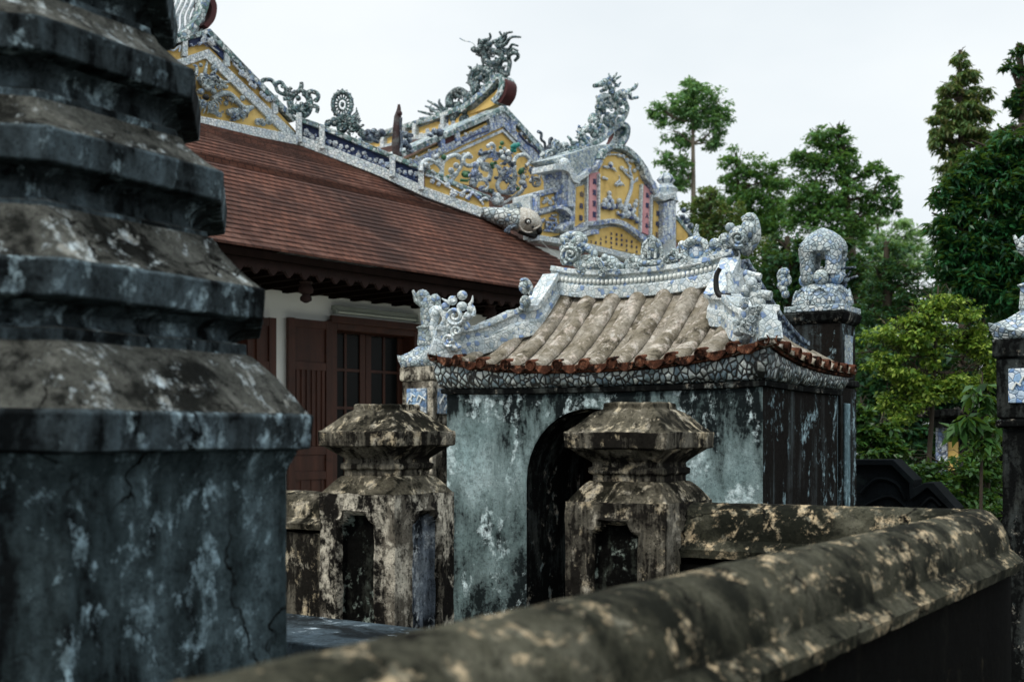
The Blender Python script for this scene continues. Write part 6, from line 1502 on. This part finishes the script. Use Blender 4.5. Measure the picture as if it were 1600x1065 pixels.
tree('tall_tree', 'tall slender tree with bare upper trunk standing left of the other background trees', 'tree', 1088, 27, [(1088, 150, 40, 22), (1064, 166, 31, 19), (1116, 168, 24, 22), (1036, 182, 24, 18), (1090, 186, 37, 24), (1120, 205, 20, 22), (1062, 214, 26, 20), (1040, 250, 18, 18), (1063, 256, 18, 24), (1108, 228, 15, 16), (1046, 288, 20, 19), (1082, 136, 20, 12), (1026, 172, 13, 11), (1132, 186, 11, 11), (1068, 285, 15, 16)], 9500, .105, 'leaf_far', .13, seed=3, bark='pale_bark', shell=.2)
tree('broad_tree', 'bushy tree between the slender tree and the dark central tree', 'tree', 1185, 29, [(1150, 250, 30, 18), (1182, 266, 36, 26), (1215, 276, 25, 29), (1165, 298, 38, 29), (1205, 320, 38, 34), (1180, 350, 47, 34), (1138, 284, 19, 21), (1120, 322, 30, 34), (1160, 320, 32, 27), (1205, 350, 38, 34)], 11200, .115, 'leaf_mid', .17, seed=5, shell=.25)
tree('round_tree', 'rounded tree with a leaning limb rising above the lantern column', 'tree', 1300, 25, [(1290, 214, 30, 22), (1315, 236, 30, 26), (1258, 245, 25, 22), (1285, 258, 38, 29), (1332, 268, 25, 23), (1366, 268, 21, 18), (1388, 296, 19, 27), (1365, 318, 25, 26), (1315, 302, 36, 32), (1265, 298, 34, 32), (1290, 345, 47, 40), (1340, 345, 28, 30), (1248, 332, 28, 30), (1395, 318, 15, 21), (1310, 205, 17, 13)], 15200, .108, 'leaf_mid', .2, seed=7, lean=.6, shell=.25)
tree('low_tree', 'olive leafed bushy tree just behind the screen urn and gate ridge', 'tree', 1110, 22, [(1110, 310, 32, 18), (1085, 335, 28, 24), (1130, 335, 32, 24), (1105, 365, 38, 29), (1150, 370, 32, 29), (1185, 400, 38, 34), (1100, 400, 49, 39), (1135, 420, 49, 39)], 9750, .095, 'leaf_olive', .14, seed=9, shell=.3)
tree('pale_tree', 'haze-pale green trees far behind in the gap before the big right tree', 'tree', 1400, 42, [(1370, 345, 30, 14), (1405, 352, 26, 12), (1430, 365, 22, 15), (1385, 380, 46, 22), (1340, 372, 26, 18), (1425, 400, 38, 26), (1380, 420, 56, 26)], 6000, .17, 'leaf_pale', .2, seed=11, shell=.3)
tree('dark_tree', 'dark dense tree directly behind the porcelain lantern', 'tree', 1255, 18, [(1230, 385, 36, 20), (1270, 395, 46, 26), (1215, 420, 50, 34), (1310, 390, 30, 22), (1330, 430, 50, 36), (1270, 450, 60, 40), (1360, 480, 50, 40), (1320, 520, 60, 50), (1350, 580, 60, 50), (1230, 470, 50, 40)], 13000, .11, 'leaf_dark', .2, seed=13)
tree('feathery_tree', 'deep green feathery conifer behind the yellow-green tree', 'tree', 1390, 15, [(1385, 396, 22, 20), (1400, 430, 34, 18), (1370, 440, 30, 18), (1395, 465, 44, 20), (1360, 490, 40, 22), (1420, 490, 40, 24), (1385, 520, 54, 28), (1440, 440, 40, 28), (1350, 545, 40, 28), (1400, 560, 66, 38), (1340, 600, 46, 38)], 18000, .065, 'leaf_dark', .16, aspect=.3, seed=15, shell=.6)
tree('drooping_tree', 'tall cone shaped tree with drooping branches against the sky at right', 'tree', 1510, 19, [(1500, 92, 11, 14), (1508, 118, 20, 13), (1488, 138, 24, 12), (1522, 148, 24, 12), (1500, 170, 34, 13), (1476, 186, 22, 13), (1530, 180, 20, 14), (1466, 214, 14, 16), (1500, 204, 38, 14), (1532, 212, 22, 14), (1488, 234, 20, 12), (1547, 232, 18, 17), (1510, 260, 38, 26), (1478, 160, 14, 10)], 10500, .115, 'leaf_olive', .14, aspect=.3, droop=1.3, seed=17, shell=.5)
tree('tall_tree', 'dark leafy tree top cut off by the upper right corner', 'tree', 1650, 16, [(1592, 82, 13, 9), (1576, 104, 12, 8), (1600, 120, 18, 12), (1598, 150, 18, 16), (1580, 163, 12, 10), (1602, 190, 26, 20), (1650, 120, 46, 56), (1570, 210, 16, 14), (1640, 200, 50, 40)], 6500, .10, 'leaf_dark', .2, seed=19)
tree('large_tree', 'large dark tree with long glossy hanging leaves filling the right edge', 'tree', 1640, 10.5, [(1585, 222, 38, 25), (1542, 250, 36, 25), (1508, 282, 28, 23), (1570, 290, 54, 32), (1488, 320, 28, 30), (1540, 340, 50, 32), (1600, 340, 46, 51), (1472, 362, 20, 28), (1512, 388, 42, 30), (1570, 400, 56, 41), (1476, 410, 26, 23), (1530, 438, 46, 32), (1590, 460, 56, 46), (1650, 300, 70, 103), (1500, 458, 32, 23)], 34000, .085, 'leaf_long', .22, aspect=.3, droop=.6, seed=21, shell=.5, sgk=.17)
tree('yellow_green_tree', 'small light yellow-green tree with fine leaves in front of the dark trees', 'tree', 1440, 9.5, [(1450, 478, 20, 14), (1487, 470, 18, 12), (1420, 500, 18, 14), (1476, 609, 24, 17), (1360, 568, 15, 9), (1446, 514, 20, 10), (1466, 470, 15, 15), (1409, 644, 24, 15), (1385, 625, 14, 16), (1525, 515, 15, 11), (1525, 530, 15, 17), (1526, 594, 14, 12), (1413, 538, 14, 11), (1406, 533, 25, 9), (1471, 602, 13, 13), (1424, 526, 23, 14), (1390, 562, 14, 9), (1540, 546, 18, 9), (1462, 547, 18, 9), (1443, 602, 21, 12), (1377, 522, 25, 16), (1421, 536, 20, 13), (1506, 492, 23, 14), (1421, 584, 14, 14), (1408, 603, 13, 13), (1488, 527, 24, 10), (1477, 605, 16, 16), (1547, 582, 18, 9), (1401, 584, 25, 13), (1443, 547, 12, 9), (1511, 536, 15, 11), (1546, 587, 14, 15), (1375, 558, 14, 9), (1520, 530, 19, 11), (1545, 566, 19, 14), (1448, 522, 18, 11), (1458, 501, 19, 14), (1389, 566, 20, 17), (1524, 543, 24, 14), (1490, 595, 24, 13), (1425, 602, 16, 16), (1421, 502, 25, 9), (1447, 614, 17, 13), (1445, 622, 22, 14), (1422, 591, 23, 15), (1423, 628, 25, 16), (1456, 568, 14, 12)], 15000, .044, 'leaf_lime', .035, aspect=.55, droop=.5, seed=23, shell=.1, sgk=.26, sub=.7, thick=1.6)
tree('shrub', 'broad-leaved shrub growing behind the black balustrade', 'shrub', 1365, 8.6, [(1350, 690, 30, 22), (1380, 680, 30, 20), (1340, 665, 20, 20), (1400, 705, 24, 22), (1365, 715, 44, 22), (1345, 645, 18, 16)], 2600, .062, 'leaf_vine', .03, aspect=.5, seed=25)
tree('shrub', 'dense shrub at the foot of the right plaque column', 'shrub', 1515, 8.2, [(1500, 730, 44, 26), (1540, 710, 34, 30), (1480, 765, 44, 26), (1535, 760, 44, 34), (1450, 745, 26, 22), (1430, 735, 20, 18), (1555, 680, 24, 30), (1520, 790, 60, 24)], 5200, .05, 'leaf_vine', .03, aspect=.5, seed=27)
tree('vine', 'leafy vine with large drooping leaves hanging before the shrine', 'vine', 1530, 7.4, [(1520, 650, 22, 14), (1500, 668, 20, 12), (1545, 660, 22, 16), (1530, 690, 26, 16), (1550, 630, 18, 18), (1535, 610, 20, 16)], 300, .11, 'leaf_vine', .02, aspect=.4, droop=.9, seed=29)
tree('dark_tree', 'gloomy undergrowth tree in the shade below the yellow-green tree', 'tree', 1440, 12.5, [(1500, 560, 70, 50), (1570, 520, 60, 60), (1430, 590, 70, 50), (1370, 560, 50, 60), (1560, 440, 60, 50), (1380, 640, 60, 34), (1440, 650, 60, 40), (1520, 640, 60, 44), (1580, 600, 50, 50), (1400, 700, 60, 40), (1480, 710, 60, 44), (1560, 700, 60, 50), (1440, 760, 80, 40), (1540, 770, 70, 40)], 17000, .10, 'leaf_dark', .1, seed=31)
# the wood behind everything reads as one dark mass
wd = []
for i in range(60):
    px = 1030 + 640 * rng.random(); py = 395 + 300 * rng.random(); wd.append(((( px - CX)/FPX*34 , 34 + rng.uniform(0, 5), EYE + (HY - py)/FPX*34), (rng.uniform(.8, 1.3), .8, rng.uniform(.6, 1.0))))
for i in range(14): wd.append(((4.5 + 13*rng.random(), 36, rng.uniform(.5, 2.5)), (1.4, .8, 1.2)))
P = crown(wd, 34000, 77); V = leaves(P, .24, .5, .25, 78); nq = len(P)
me = bpy.data.meshes.new('forest'); me.vertices.add(len(V)); me.vertices.foreach_set('co', V.ravel()); me.loops.add(nq*4); me.loops.foreach_set('vertex_index', np.arange(nq*4, dtype=np.int32))
me.polygons.add(nq); me.polygons.foreach_set('loop_start', np.arange(0, nq*4, 4, dtype=np.int32)); me.polygons.foreach_set('loop_total', np.full(nq, 4, dtype=np.int32)); me.materials.append(M['leaf_wood']); me.update()
tag(new_obj('forest', me), 'dark mass of far woodland behind the trees on the right', 'woodland', None, 'stuff')
